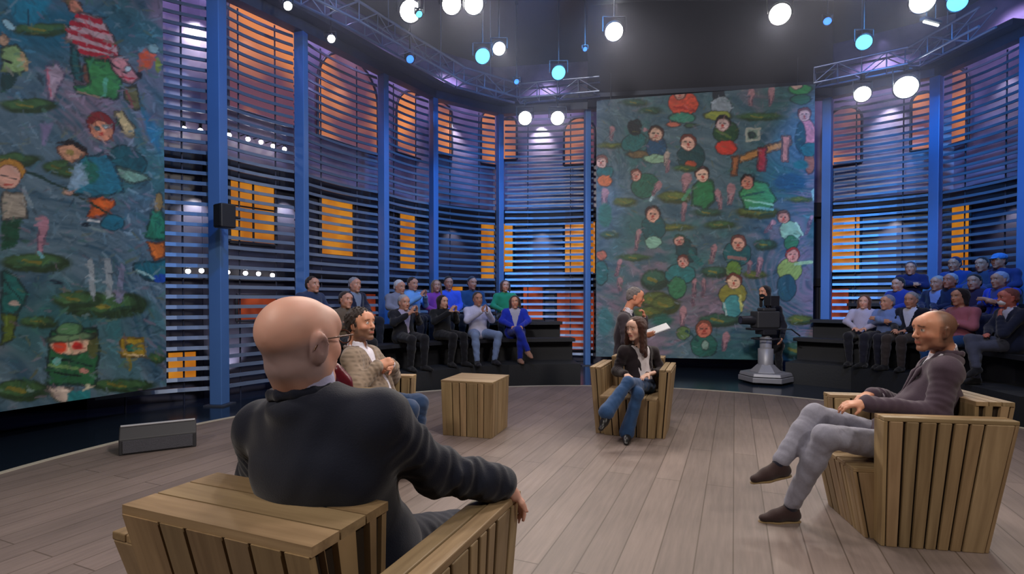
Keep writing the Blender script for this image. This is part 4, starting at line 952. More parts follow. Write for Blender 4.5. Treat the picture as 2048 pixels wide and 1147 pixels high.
def hand_prims(w, d, n, side, curl=.5, spread=1.0, s=1.0, thumb=1.0, k=.006):
    """w wrist, d direction of the fingers, n palm normal (where the palm looks), side +1 right hand"""
    w = np.array(w, np.float32); d = nv(d); n = np.array(n, np.float32); n = nv(n-d*(n@d)); x = np.cross(d, n)*(-side)      # x: towards the thumb
    T = lambda a, b, c: w+(x*a+d*b+n*c)*s
    P = [cap(T(0, -.02, 0), T(0, .022, 0), .025*s, .026*s, k=.02, sq=(n, .75)), cap(T(-.018, .03, 0), T(-.022, .082, 0), .021*s, .019*s, k=.02, sq=(n, .62)), cap(T(.012, .03, 0), T(.016, .085, 0), .023*s, .020*s, k=.02, sq=(n, .62)),
         ell(T(.024, .035, .010), np.array((.016, .026, .016))*s, None, .015)]
    for off, ln_, b0 in ((.028, .074, .086), (.0095, .082, .090), (-.0095, .076, .087), (-.028, .060, .080)):
        p = T(off, b0, 0); a = curl*.55; dirv = nv(d+x*off*2.2*spread)
        segs = (.44, .31, .25); r = .0092*s
        for i, f in enumerate(segs):
            v = dirv*math.cos(a)+n*math.sin(a); q = p+v*ln_*f*s; P.append(cap(p, q, r, r*.9, k=k if i else .010)); p = q; r *= .9; a += curl*(.9 if i == 0 else .7)
    p = T(.026, .030, .008); v = nv(x*.72+d*.62+n*.35*thumb); q = p+v*.040*s; P.append(cap(p, q, .0125*s, .0105*s, k=.012)); v2 = nv(v*.6+d*.55+n*.25*thumb); P.append(cap(q, q+v2*.030*s, .0102*s, .0082*s, k=k))
    return P
def foot_frame(an, td):
    f = nv(td); u = np.array((0, 0, 1), np.float32); s_ = nv(np.cross(f, u)); u = np.cross(s_, f); return f, u, s_
class Person:
    def __init__(s, loc, heading, j, h=.009, scale=1.0, name='person', label='', group=None):
        rz = math.atan2(heading[1], heading[0])-math.pi/2
        s.root = empty('person', loc, rz, label, 'person', group); s.h = h; s.rz = rz; s.loc = Vector(loc)
        s.j = {k: (np.array(v, np.float32) if k not in ('hand',) else v) for k, v in j.items()}
    nr = .056; colh = .30; lsc = 1.0
    def limb(s, side, what, inf=0, sc=1.0, fold=None, end=1.0, k=.03):
        j = s.j
        if what == 'arm':
            a, b, c = j['sh'+side], j['el'+side], j['wr'+side]; c = b+(c-b)*end
            return [cap(a, b, .048*sc+inf, .039*sc+inf, k=k, fold=fold), cap(b, c, .039*sc+inf, (.039-.011*end)*sc+inf, k=k, fold=fold)]
        a, b, c = j['hip'+side], j['kn'+side], j['an'+side]; c = b+(c-b)*end; m = b+(c-b)*.35
        bk = nv(np.cross(np.cross(b-a, c-b), c-b)+1e-5)*.0
        return [cap(a, b, .082*sc+inf, .056*sc+inf, k=.04, fold=fold), cap(b, m, .054*sc+inf, .053*sc+inf, k=k, fold=fold), cap(m, c, .053*sc+inf, .036*sc+inf, k=k, fold=fold)]
    def torso(s, inf=0, b=1.0, sk=1.0, belly=0.0, legs_only=False):
        j = s.j; pel, che, nb = j['pel'], j['che'], j['nb']; up = nv(che-pel)
        R = s.frame(che-pel); Rs = s.frame(nb-che)
        mid = (pel+che)/2
        P = [ell(pel+V3(0, 0, .01), V3(.165*b+inf, .115*b+inf, .125+inf), R, .05), ell(mid+R[:, 1]*belly*.5, V3(.142*b+inf, .105*b+inf+belly, .16+inf), R, .06),
             ell(che, V3(.160*b+inf, .112*b+inf, .165+inf), Rs, .06), cap(j['shL'], j['shR'], .058*b+inf*.9, k=.06, sq=(Rs[:, 1], 1.0)),
             ell(che*.35+nb*.65, V3(.125*b+inf, .082+inf, .085+inf), Rs, .05)]
        return P
    def frame(s, up):
        up = nv(up); x = nv(s.j['shR']-s.j['shL']); f = nv(np.cross(up, x)); x = np.cross(f, up); return np.stack([x, f, up], 1)
    def body(s, color, hands=True, sc=1.0, hs=1.0, fem=False, nr=.056, b=1.0, name='body', h=None, bare_feet=False):
        j = s.j
        P = s.torso(-.008, b*.96)+s.limb('L', 'arm', -.004, sc)+s.limb('R', 'arm', -.004, sc)+s.limb('L', 'leg', -.006, s.lsc)+s.limb('R', 'leg', -.006, s.lsc)
        for sd in 'LR':
            f, u, x = foot_frame(j['an'+sd], j['to'+sd]); an = j['an'+sd]; P += [cap(an-f*.02-u*.05, an+f*.13-u*.062, .026, .022, k=.03)]
            if hands and 'hand' in j and sd in j['hand']:
                d, n, cu = j['hand'][sd]; P += hand_prims(j['wr'+sd], d, n, 1 if sd == 'R' else -1, cu, s=.95*hs)
        HR = rotm(*[float(q) for q in j['hrot']]); s.HR = HR; s.hs = float(j.get('hscale', 1.0)); s.nr = nr*s.hs*(.86 if fem else 1)
        P += [cap(j['nb']-s.frame(j['nb']-j['che'])[:, 2]*.04, j['nb']+V3(0, 0, .0), .062*b, nr, k=.04)]+head_prims(j['hc'], HR, s.hs, fem, j['nb'], nr, es=float(j.get('ear', 1.0)))
        hc = j['hc']; HRt = HR.T; hsc = s.hs
        def colf(V):
            q = ((V-hc)@HR)/hsc
            return np.clip(color(q, V), 0, 1)
        o = solid_obj(name, P, h or s.h, M_skin, s.root, color=colf); return o
    def part(s, name, prims, m, h=None, noise=None, color=None):
        return solid_obj(name, prims, h or s.h, m, s.root, noise, color)
    def shoes(s, m, m_sole=None, h=None, thin=False):
        for sd in 'LR':
            an = s.j['an'+sd]; f, u, x = foot_frame(an, s.j['to'+sd])
            T = lambda a, b, c: an+f*a+u*b+x*c
            w_ = .034 if thin else .040
            P = [cap(T(-.028, -.048, 0), T(.10, -.056, 0), w_*.95, w_*1.08, k=.02, sq=(u, .85)), cap(T(.10, -.056, 0), T(.168, -.064, 0), w_*1.05, w_*.80, k=.02, sq=(u, .7)),
                 cap(T(-.018, .012, 0), T(-.012, -.045, 0), .036, .040, k=.03), cap(T(0, -.01, 0), T(.08, -.045, 0), .034, .034, k=.03), plane(T(0, -.082, 0), u)]
            P[-1]['n'] = u; P[-1]['op'] = '-'
            o = solid_obj('shoe', P, h or s.h*.7, m, s.root)
            if m_sole is not None:
                P = [cap(T(-.03, -.085, 0), T(.10, -.085, 0), w_*.98, w_*1.12, k=.02, sq=(u, .25)), cap(T(.10, -.085, 0), T(.178, -.085, 0), w_*1.1, w_*.70, k=.02, sq=(u, .25))]
                solid_obj('sole', P, (h or s.h*.7), m_sole, o)
    def trousers(s, m, inf=.012, sc=1.0, b=1.0, end=.97, fold=(.0025, 5, 1), flare=0, h=None, extra=None):
        j = s.j; R = s.frame(j['che']-j['pel'])
        P = [ell(j['pel'], V3(.168*b+inf, .120*b+inf, .12), R, .05)]+s.limb('L', 'leg', inf, sc, fold, end)+s.limb('R', 'leg', inf, sc, fold, end)
        if flare:
            for sd in 'LR':
                k_, a_ = j['kn'+sd], j['an'+sd]; P.append(cap(k_+(a_-k_)*.5, k_+(a_-k_)*1.02, .045+inf, .052+inf+flare, k=.03))
        P.append(plane(j['pel']+R[:, 2]*.13, -R[:, 2]))
        return s.part('trousers', P+(extra or []), m, h, noise=(.0022, 38, 1.3))
    def shirt(s, m, inf=.008, b=1.0, sleeves=True, sc=1.0, collar=True, belly=0, vee=None, end=.99, name='shirt', h=None, noise=(.0015, 40, 2)):
        j = s.j; P = s.torso(inf, b, belly=belly)
        if sleeves: P += s.limb('L', 'arm', inf, sc, None, end)+s.limb('R', 'arm', inf, sc, None, end)
        R = s.frame(j['nb']-j['che'])
        q_ = s.nr; ch = s.colh
        if collar: P += [cap(j['nb']-R[:, 2]*.03, j['nb']+(j['hc']-j['nb'])*ch, q_+.015, q_+.009, k=.015)]
        P += [plane(j['nb']+(j['hc']-j['nb'])*(ch+.04), -nv(j['hc']-j['nb'])), cap(j['nb']+(j['hc']-j['nb'])*.12, j['nb']+(j['hc']-j['nb'])*.8, q_+.003, q_+.003, k=.004, op='-')]
        if vee is not None: P += [vcut(j['nb'], R[:, 1], R[:, 2], vee[0], vee[1])]
        return s.part(name, P, m, h, noise)
    def jacket(s, m, inf=.022, b=1.0, sc=1.0, v0=-.28, slope=.24, end=.95, fold=(.0035, 5, .5), belly=0, h=None, open_=.0, noise=(.003, 26, .4), skirt=.0, color=None, cuts=None):
        j = s.j; P = s.torso(inf, b, belly=belly); R = s.frame(j['nb']-j['che']); Rp = s.frame(j['che']-j['pel'])
        if skirt: P += [ell(j['pel']-Rp[:, 2]*skirt, V3(.175*b+inf, .125*b+inf, .14), Rp, .06)]
        P += s.limb('L', 'arm', inf*.8, sc, fold, end)+s.limb('R', 'arm', inf*.8, sc, fold, end)
        q_ = s.nr; P += [ell(j['nb']-R[:, 2]*.02-R[:, 1]*.02, V3(q_+.03, q_+.02, .046), R, .03)]
        P += [vcut(j['nb'], R[:, 1], R[:, 2], v0, slope, wmin=open_), cap(j['nb']-V3(0, 0, .0), j['nb']+(j['hc']-j['nb'])*.9, q_+.014, q_+.014, k=.01, op='-')]
        o = s.part('jacket', P+(cuts or []), m, h, noise, color)
        # lapels
        Q = []
        zb = v0; 
        for q in (-1, 1):
            a = j['nb']+R@V3(q*(q_+.012), .045, -.01); b_ = j['nb']+R@V3(q*.02, .118*b+inf*.6+belly*.5, v0*.98+.02)
            c = a*.55+b_*.45+R@V3(q*.035, .022, 0)
            Q += [cap(a, c, .014, .020, k=.02, sq=(R[:, 1], .5)), cap(c, b_, .020, .008, k=.02, sq=(R[:, 1], .5))]
        e_ = q_+.018
        ring = [j['nb']+R@V3(e_*math.sin(t), -e_*math.cos(t), .024-.020*(1-math.cos(t))) for t in np.linspace(-2.2, 2.2, 9)]
        Q += [cap(a_, b__, .011, k=.008, sq=(R[:, 2], 1.6)) for a_, b__ in zip(ring, ring[1:])]
        s.part('lapels', Q, m, h)
        return o
    def hair(s, prims, m, h=None, noise=(.004, 90, 1.0)):
        """prims given in head space"""
        hc, R, k = s.j['hc'], s.HR, s.hs; out = []
        for p in prims:
            p = dict(p)
            for q in ('a', 'b', 'c', 'o'):
                if q in p: p[q] = (hc+R@(p[q]*k)).astype(np.float32)
            if p['t'] == 'c': p['ra'] *= k; p['rb'] *= k
            if p['t'] in 'eb': p['r'] = p['r']*k; p['R'] = R if p['R'] is None else R@p['R']
            if p['t'] == 'p': p['n'] = R@p['n']
            out.append(p)
        return s.part('hair', out, m, h, noise)
FACE_CUT = [bx((0, .105, -.05), (.075, .075, .108), None, .02, .02, '-')]
def hair_short(top=.0, side=.0): return [ell((0, -.018, .042), (.082+side, .101, .086+top), None, .02), ell((0, -.045, -.01), (.078+side, .066, .070), None, .02)]+[bx((0, .10, -.045), (.10, .075, .105), None, .02, .02, '-'), bx((0, .03, -.12), (.12, .09, .085), None, .01, .02, '-'), ell((-.086, -.006, -.008), (.02, .024, .034), None, .01, '-'), ell((.086, -.006, -.008), (.02, .024, .034), None, .01, '-')]
def hair_long(L_=.26, w_=.0): return [ell((0, -.020, .040), (.088+w_, .106, .090), None, .02), cap((-.074-w_, -.015, .02), (-.085-w_, .0, -L_), .034, .030, k=.04, sq=((1, 0, 0), .8)), cap((.074+w_, -.015, .02), (.085+w_, .0, -L_), .034, .030, k=.04, sq=((1, 0, 0), .8)), cap((0, -.06, 0), (0, -.07, -L_), .070, .055, k=.04)]+[bx((0, .115, -.065), (.062, .085, .125), None, .03, .02, '-'), cap((0, -.02, -.06), (0, -.02, -.4), .055, k=.01, op='-')]

def skin_color(base=SKIN, hair=None, hairline=None, beard=None, brows=(60, 40, 34), lips=(170, 88, 80), hand=None, stubble=.85):
    B = lin(base); Hc = lin(hair) if hair else None; BR = lin(brows); LP = lin(lips); BD = lin(beard) if beard else None
    ss = lambda a, b, x: np.clip((x-a)/(b-a), 0, 1)
    def f(q, V):
        x, y, z = q[:, 0], q[:, 1], q[:, 2]; head = np.linalg.norm(q, axis=1) < .19
        n = .5+.5*np.sin(x*70+z*40)*np.sin(y*55+z*30)
        C = B[None]*(.94+.10*n[:, None])
        red = np.exp(-((np.abs(x)-.045)**2+(z+.03)**2)/.0006)*(y > .03)+np.exp(-((np.abs(x)-.08)**2+(y+.01)**2+z**2)/.0009); C = C*(1-red[:, None]*np.array([.0, .16, .18])*head[:, None])
        def mixin(m, c):
            nonlocal C; m = (m*head)[:, None]; C = C*(1-m)+c[None]*m
        mixin((y > .075)*ss(.006, .003, np.abs(z-.034-.004*np.cos(x*60)))*(np.abs(x) > .012)*(np.abs(x) < .05)*.85, BR)
        mixin((y > .078)*ss(.011, .008, np.hypot((np.abs(x)-.031)*.8, (z-.010)*1.25))*.9, lin((214, 206, 200)))
        mixin((y > .085)*ss(.0065, .0045, np.hypot(np.abs(x)-.031, z-.010)), lin((34, 22, 18)))
        mixin((y > .072)*ss(.0025, .0008, np.abs(z-.0195+((np.abs(x)-.031)**2)*30))*(np.abs(np.abs(x)-.031) < .015)*.8, lin((60, 36, 30)))
        mixin((y > .085)*ss(.007, .004, np.abs(z+.060))*(np.abs(x) < .024), LP)
        if beard:
            m = ss(-.020, -.036, z)*ss(.0, .02, y+.01+np.maximum(0, -z-.02)*.4)*(1-(np.abs(z+.060) < .006)*(np.abs(x) < .022)*(y > .085))
            m = m*ss(-.135, -.12, z); m2 = (y > .09)*ss(.010, .006, np.abs(z+.045))*(np.abs(x) < .032); mixin(np.maximum(m, m2)*stubble, BD)
            mixin((np.abs(x) > .060)*(y > -.005)*(y < .03)*(z < .03)*(z > -.06)*stubble*.8, BD)
        if hair: mixin(hairline(x, y, z), Hc)
        return C
    return f
M_skin = mat('skin', (1, 1, 1), .48, 0, .4, attr='Col')
M_skin.node_tree.nodes['Principled BSDF'].inputs['Subsurface Weight'].default_value = .08
M_skin.node_tree.nodes['Principled BSDF'].inputs['Subsurface Scale'].default_value = .01
def cloth(name, c, rough=.85, var=.10, bs=60, bump=.15, sheen=.2): return mat(name, tuple(lin(c)), rough, 0, .25, bump=bump, bscale=bs*4, var=var, sheen=sheen) 
# ================================================================== THE PEOPLE
def LF(loc, heading):
    rz = math.atan2(heading[1], heading[0])-math.pi/2
    Mi = (Matrix.Translation(loc) @ Matrix.Rotation(rz, 4, 'Z')).inverted()
    return lambda px, py, d: np.array(Mi @ at(px, py, d), np.float32)
def LV(heading):       # world direction -> local
    rz = math.atan2(heading[1], heading[0])-math.pi/2
    return lambda x, y, z: np.array(Matrix.Rotation(-rz, 3, 'Z') @ Vector((x, y, z)), np.float32)
def hips(pel, s=.09): return pel+V3(-s, .0, -.01), pel+V3(s, .0, -.01)
stub = lambda z0, f0: None

# ---- bald man seen from behind, foreground
loc, hd = CH_FG; L = LF(loc, hd)
pel = L(690, 1085, 1.66); hl, hr = hips(pel, .10)
j = dict(pel=pel, che=L(650, 930, 1.53), nb=L(610, 784, 1.50), hc=L(600, 687, 1.46), hrot=(-6, 3, 2), hscale=1.11, ear=1.25, shL=L(532, 856, 1.66), shR=L(756, 846, 1.47), elR=L(872, 940, 1.60), wrR=L(1012, 972, 1.73),
         elL=V3(-.34, -.05, .80), wrL=V3(-.16, .30, .66), hipL=hl, hipR=hr, knL=V3(-.15, .42, .50), knR=V3(.17, .42, .50), anL=V3(-.15, .50, .09), anR=V3(.18, .48, .09), toL=(-.1, 1, 0), toR=(.12, 1, 0),
         hand=dict(R=(LV(hd)(.42, .62, -.85), LV(hd)(-.35, -.55, -.6), .55), L=(V3(.5, .8, -.1), V3(0, 0, -1), .5)))
P = Person(loc, hd, j, h=.007, label='bald man from behind in a navy suit and glasses, arm along the armrest')
def fg_hairline(x, y, z):
    ss = lambda a, b_, v: np.clip((v-a)/(b_-a), 0, 1)
    side = ss(.045, .015, z+np.maximum(0, -y)*.30)*ss(-.105, -.07, z)*ss(.035, .005, y)
    return np.clip(side, 0, 1)*.66
P.body(skin_color((224, 172, 154), (126, 124, 136), fg_hairline, brows=(120, 110, 110)), sc=1.1, nr=.064, b=1.15)
P.colh = .50
M_navy = cloth('suit_navy', (15, 21, 40), .8, .08)
P.jacket(M_navy, inf=.024, b=1.30, sc=1.26, v0=-.30, fold=(.007, 4.5, .3), noise=(.005, 19, .9), skirt=.02, h=.007, cuts=None, end=.93)
P.shirt(cloth('shirt_lilac', (190, 188, 226), .7, .04), inf=.006, b=1.12, end=.97)
R = P.frame(j['nb']-j['che']); nb = P.j['nb']
P.part('tie', [cap(nb+R@V3(.030, .098, .030), nb+R@V3(.030, .118, -.015), .024, .030, k=.01), cap(nb+R@V3(.030, .118, -.02), nb+R@V3(.02, .185, -.20), .024, .034, k=.02, sq=(R[:, 1], .4))], mat('tie_maroon', tuple(lin((120, 28, 44))), .35, 0, .6, var=.3, bscale=120), h=.005)
P.trousers(cloth('suit_navy_trousers', (24, 28, 46)), b=1.1)
P.shoes(mat('shoe_black', (.015, .013, .012), .3), h=.008)
def glasses(P, mt):
    HR, hc, k = P.HR, P.j['hc'], P.hs; T = lambda *v: Vector(hc+HR@(V3(*v)*k)); b = MB()
    for q in (-1, 1):
        b.tube(T(q*.086, -.012, .018), T(q*.072, .108, .016), .0022*k, n=6); b.tube(T(q*.086, -.012, .018), T(q*.084, -.030, -.006), .0022*k, n=6)
        ring = [T(q*.033+.024*math.cos(t), .116, .008+.018*math.sin(t)) for t in np.linspace(0, 2*math.pi, 15)]; b.path(ring, .0018*k)
        b.tube(T(q*.072, .108, .016), T(q*.056, .116, .014), .0022*k, n=6)
    b.tube(T(-.009, .118, .012), T(.009, .118, .012), .0018*k, n=6)
    return b.build('glasses', mt, P.root)
glasses(P, mat('glasses_brown', (.10, .04, .02), .25, .3))

# ---- man at right, legs crossed
loc, hd = CH_R; L = LF(loc, hd); W = LV(hd)
pel = L(1792, 884, 3.26); hl, hr = hips(pel)
j = dict(pel=pel, che=L(1862, 800, 3.26), nb=L(1890, 708, 3.26), hc=L(1869, 662, 3.24), hrot=(9, -2, 0), hscale=1.06, shL=L(1893, 742, 3.07), shR=L(1864, 738, 3.45), elL=L(1874, 826, 3.04), wrL=L(1728, 806, 3.10), elR=L(1812, 812, 3.56), wrR=L(1742, 786, 3.38),
         hipL=hl, hipR=hr, knR=L(1630, 830, 3.32), anR=L(1558, 926, 3.26), knL=L(1652, 872, 3.14), anL=L(1580, 1014, 3.31), toR=W(-.97, -.10, -.16), toL=W(-.98, -.05, 0),
         hand=dict(L=(W(-1, .15, -.10), W(0, .3, -1), .55), R=(W(-.95, -.35, -.25), W(.1, .0, -1), .75)))
P = Person(loc, hd, j, h=.007, label='balding bearded man in a plum blazer and grey jeans, seated with legs crossed at right')
def crop_hair(x, y, z):
    ss = lambda a, b_, v: np.clip((v-a)/(b_-a), 0, 1)
    return np.clip(ss(.035, .0, y-.3*np.maximum(z-.02, 0)*0)*ss(-.09, -.06, z)*np.clip(1-ss(.0, .03, y)*ss(.02, -.01, z), 0, 1), 0, 1)*.8
P.colh = .26
P.body(skin_color((206, 146, 118), (74, 56, 48), crop_hair, beard=(84, 56, 46), stubble=.5), nr=.060, b=1.05, sc=1.05)
P.jacket(cloth('blazer_plum', (72, 58, 72), .85, .12), inf=.022, b=1.13, sc=1.15, v0=-.36, slope=.36, open_=.012, fold=(.004, 5, .6), noise=(.004, 22, .5), skirt=.03, h=.007, belly=.02)
P.shirt(cloth('shirt_white', (222, 218, 232), .7, .04), inf=.004, b=1.03, end=1.0, sc=1.0, vee=(-.06, .5), belly=.008)
P.part('sweater', P.torso(.013, 1.09, belly=.016)+[vcut(P.j['nb'], P.frame(P.j['nb']-P.j['che'])[:, 1], P.frame(P.j['nb']-P.j['che'])[:, 2], -.17, .45), cap(P.j['nb']-V3(0, 0, .06), P.j['hc'], .085, .085, op='-')], cloth('sweater_dark', (28, 26, 40)), h=.009)
P.trousers(cloth('jeans_grey', (140, 140, 156), .85, .16), inf=.014, fold=(.002, 3, 1), h=.007, end=.93)
for q in 'LR': P.part('sock', [cap(P.j['an'+q]+(P.j['kn'+q]-P.j['an'+q])*.16, P.j['an'+q]-V3(0, 0, .01), .044, .042, k=.01)], cloth('socks_navy', (24, 24, 40)), h=.008)
P.shoes(cloth('suede_brown', (52, 36, 36), .9), cloth('sole_tan', (132, 110, 76), .7), h=.006)

# ---- woman facing the viewer
loc, hd = CH_W; L = LF(loc, hd); W = LV(hd)
pel = L(1281, 770, 5.62); hl, hr = hips(pel, .085)
j = dict(pel=pel, che=L(1277, 724, 5.67), nb=L(1276, 692, 5.68), hc=L(1272, 657, 5.60), hrot=(-30, -6, 0), hscale=1.02, shR=L(1248, 703, 5.60), shL=L(1306, 704, 5.78), elR=L(1233, 742, 5.62), wrR=L(1252, 748, 5.36), elL=L(1323, 742, 5.76), wrL=L(1296, 748, 5.40),
         hipL=hl, hipR=hr, knL=L(1256, 764, 5.14), anL=L(1214, 822, 4.98), knR=L(1276, 786, 5.16), anR=L(1254, 862, 5.22), toL=W(-.55, -.6, -.55), toR=W(-.25, -.95, -.08),
         hand=dict(R=(W(.35, -.8, -.3), W(.1, -.1, -1), .4), L=(W(-.75, -.6, -.2), W(0, -.1, -1), .4)))
P = Person(loc, hd, j, h=.008, label='woman with long brown hair, dark blazer, white top and blue jeans in an armchair')
P.lsc = .78
P.body(skin_color((232, 188, 168), brows=(70, 44, 34), lips=(180, 84, 84)), fem=True, sc=.85, nr=.050, b=.88, hs=.9)
P.hair(hair_long(.27, .014)+[cap((-.09, .02, .02), (-.10, .05, -.22), .030, .026, k=.03), cap((.09, .02, .02), (.10, .05, -.22), .030, .026, k=.03)], cloth('hair_brown', (70, 38, 28), .55, .25, 90, .5), h=.008)
P.part('top', P.torso(.008, .9)+[cap(P.j['nb']-V3(0, 0, .035), P.j['hc'], .064, k=.01, op='-'), vcut(P.j['nb'], P.frame(P.j['nb']-P.j['che'])[:, 1], P.frame(P.j['nb']-P.j['che'])[:, 2], -.12, .5)], cloth('top_white', (232, 226, 232), .75, .04), h=.009, noise=(.003, 30, .2))
P.jacket(cloth('blazer_black', (34, 26, 32), .85, .1), inf=.018, b=.90, sc=.90, v0=-.44, slope=.24, open_=.085, fold=(.004, 5, .1), skirt=.02, h=.009)
P.trousers(cloth('jeans_blue', (46, 78, 122), .85, .18), inf=.010, sc=.82, b=.92, flare=.014, end=1.0, fold=(.002, 3, .3), h=.008)
P.shoes(mat('boot_black', (.012, .011, .012), .35), h=.008, thin=True)

# ---- man in a beige checked jacket
loc, hd = CH_L; L = LF(loc, hd); W = LV(hd)
pel = L(752, 808, 4.30); hl, hr = hips(pel)
j = dict(pel=pel, che=L(728, 752, 4.28), nb=L(712, 694, 4.28), hc=L(722, 650, 4.27), hrot=(-20, 6, 0), hscale=1.10, shR=L(704, 716, 4.09), shL=L(742, 710, 4.47), elR=L(716, 772, 3.99), wrR=L(758, 730, 4.08), elL=L(786, 752, 4.50), wrL=L(783, 728, 4.30),
         hipL=hl, hipR=hr, knR=L(818, 818, 4.08), knL=L(838, 806, 4.36), anR=L(808, 922, 4.14), anL=L(826, 905, 4.40), toR=(.0, 1, 0), toL=(.0, 1, 0),
         hand=dict(R=(W(.75, .35, .25), W(-.2, .9, -.2), .9), L=(W(-.3, -.9, -.1), W(-.7, .1, -.6), .9)))
P = Person(loc, hd, j, h=.007, label='curly-haired bearded man in a beige checked jacket, hands clasped, left of the cube')
P.body(skin_color((206, 146, 118), beard=(96, 74, 62), stubble=.8), nr=.062, b=1.1, sc=1.08)
P.hair(hair_short(.012, .008)+[ell((-.07, -.03, .05), (.03, .05, .05), None, .02), ell((.07, -.03, .05), (.03, .05, .05), None, .02), ell((0, -.09, .0), (.06, .035, .07), None, .02)], cloth('hair_dark_curly', (44, 30, 26), .6, .3, 60, .8), h=.006, noise=(.007, 110, .4))
def check(V):
    a = (np.sin(V[:, 0]*190)*.5+.5)*(np.sin(V[:, 2]*190)*.5+.5); b_ = lin((150, 132, 116))[None]*(1-.45*a[:, None]); return b_
M_check = mat('jacket_beige_check', (1, 1, 1), .9, 0, .2, attr='Col', bump=.2, bscale=240, sheen=.2)
P.jacket(M_check, inf=.022, b=1.20, sc=1.18, v0=-.36, slope=.28, open_=.04, fold=(.005, 4, .6), noise=(.004, 22, .1), skirt=.03, h=.007, belly=.03, color=check)
for o in P.root.children:
    if o.name.startswith('lapels'): o.data.materials[0] = cloth('lapel_taupe', (118, 100, 92))
P.shirt(cloth('shirt_white', (222, 218, 232)), inf=.008, b=1.12, vee=(-.05, .5), belly=.03)
P.trousers(cloth('jeans_navy', (36, 58, 92), .85, .15), inf=.016, sc=1.08, b=1.1)
P.shoes(mat('shoe_black', (.015, .013, .012), .3), h=.009)
b = MB(); R = P.frame(P.j['nb']-P.j['che']); c = P.j['nb']+R@V3(.0, .150, -.20); b.ell(tuple(c), (.010, .010, .014)); b.build('lapel_microphone', M_body, P.root)

# ---- host standing behind the woman
hloc = at(1254, 700, 6.78); hloc.z = 0; hd = Vector((.98, -.20)); L = LF(hloc, hd); W = LV(hd)
pel = L(1249, 706, 6.78); hl, hr = hips(pel)
j = dict(pel=pel, che=L(1249, 662, 6.78), nb=L(1253, 626, 6.78), hc=L(1270, 594, 6.76), hrot=(2, -10, 0), hscale=1.0, shR=L(1247, 638, 6.60), shL=L(1254, 636, 6.96), elR=L(1252, 684, 6.50), wrR=L(1288, 670, 6.44), elL=L(1288, 668, 6.92), wrL=L(1289, 634, 6.80),
         hipL=hl, hipR=hr, knR=V3(.1, .02, .42), knL=V3(-.1, .04, .42), anR=V3(.1, -.03, .09), anL=V3(-.1, 0, .09), toR=(.1, 1, 0), toL=(-.1, 1, 0),
         hand=dict(R=(W(.9, -.2, .15), W(.1, .8, .5), .5), L=(W(-.25, -.25, .9), W(-.8, 0, -.2), 1.0)))
P = Person(hloc, hd, j, h=.009, label='grey-haired man standing in a charcoal suit behind the woman, hand on chin')
P.body(skin_color((206, 140, 112), brows=(90, 70, 60)), nr=.056, sc=.95)
P.hair(hair_short(.004, .002), cloth('hair_grey', (112, 104, 104), .6, .25, 90, .5), h=.008)
P.jacket(cloth('suit_charcoal', (66, 58, 66), .85, .08), inf=.020, v0=-.30, fold=(.003, 5, .1), skirt=.08, h=.010)
P.shirt(cloth('shirt_white', (222, 218, 232)), inf=.006, h=.010)
nb = P.j['nb']; R = P.frame(P.j['nb']-P.j['che'])
P.part('tie', [cap(nb+R@V3(0, .070, .02), nb+R@V3(0, .085, -.01), .014, .017), cap(nb+R@V3(0, .085, -.01), nb+R@V3(0, .135, -.28), .018, .030, sq=(R[:, 1], .4))], cloth('tie_navy', (20, 24, 44)), h=.007)
P.trousers(cloth('suit_charcoal_trousers', (60, 52, 60)), inf=.012, h=.012)
P.shoes(mat('shoe_black', (.015, .013, .012), .3), h=.010)
# sheets of paper in his hand
a = at(1296, 672, 6.44); c = at(1341, 656, 6.36)
b = MB(); d = (c-a); u = d.normalized(); v = Vector((.05, .9, .22)).normalized()*.21; n_ = u.cross(v).normalized()
for k in range(3):
    o_ = n_*(.0025*k); e = v*(.03*k)
    b.hexa([tuple(x) for x in (a+o_+e, a+d+o_+e, a+d+v+o_+e, a+v+o_+e, a+o_+e+n_*.001, a+d+o_+e+n_*.001, a+d+v+o_+e+n_*.001, a+v+o_+e+n_*.001)])
o = b.build('paper_sheets', mat('paper_white', (.80, .82, .85), .7)); tag(o, 'loose white paper sheets held out by the standing grey-haired man', 'paper')

# ---- camera operator and pedestal camera
oloc = at(1548, 750, 9.95); oloc.z = DARK_Z; hd = Vector((-.97, -.25)); L = LF(oloc, hd); W = LV(hd)
pel = L(1551, 690, 9.95); hl, hr = hips(pel)
j = dict(pel=pel, che=L(1548, 642, 9.95), nb=L(1541, 608, 9.95), hc=L(1529, 584, 9.92), hrot=(10, -4, 0), hscale=1.0, shL=L(1556, 618, 9.77), shR=L(1540, 616, 10.1), elL=L(1568, 652, 9.72), wrL=L(1564, 676, 9.60), elR=L(1532, 646, 10.12), wrR=L(1516, 650, 9.95),
         hipL=hl, hipR=hr, knR=V3(.1, .05, .52), knL=V3(-.1, .0, .52), anR=V3(.1, .02, .09), anL=V3(-.1, -.04, .09), toR=(.1, 1, 0), toL=(-.1, 1, 0),
         hand=dict(L=(W(-.4, -.2, -.8), W(-.7, .5, 0), .6), R=(W(-.9, 0, .1), W(0, -.4, -1), .7)))
P = Person(oloc, hd, j, h=.011, label='camera operator in black with long dark hair and black face mask')
P.body(skin_color((210, 152, 126)), nr=.052, b=.95, sc=.95)
P.hair(hair_long(.26, .01), cloth('hair_black', (26, 20, 24), .6, .2, 90, .5), h=.010)
P.part('sweater', P.torso(.014, 1.0)+P.limb('L', 'arm', .012, 1, (.003, 5, 0), .95)+P.limb('R', 'arm', .012, 1, (.003, 5, 0), .95)+[cap(P.j['nb'], P.j['hc'], .058, op='-')], cloth('sweater_navy_black', (18, 20, 34)))
P.trousers(cloth('trousers_black', (16, 16, 22)), h=.012); P.shoes(mat('shoe_black', (.015, .013, .012), .3), h=.011)
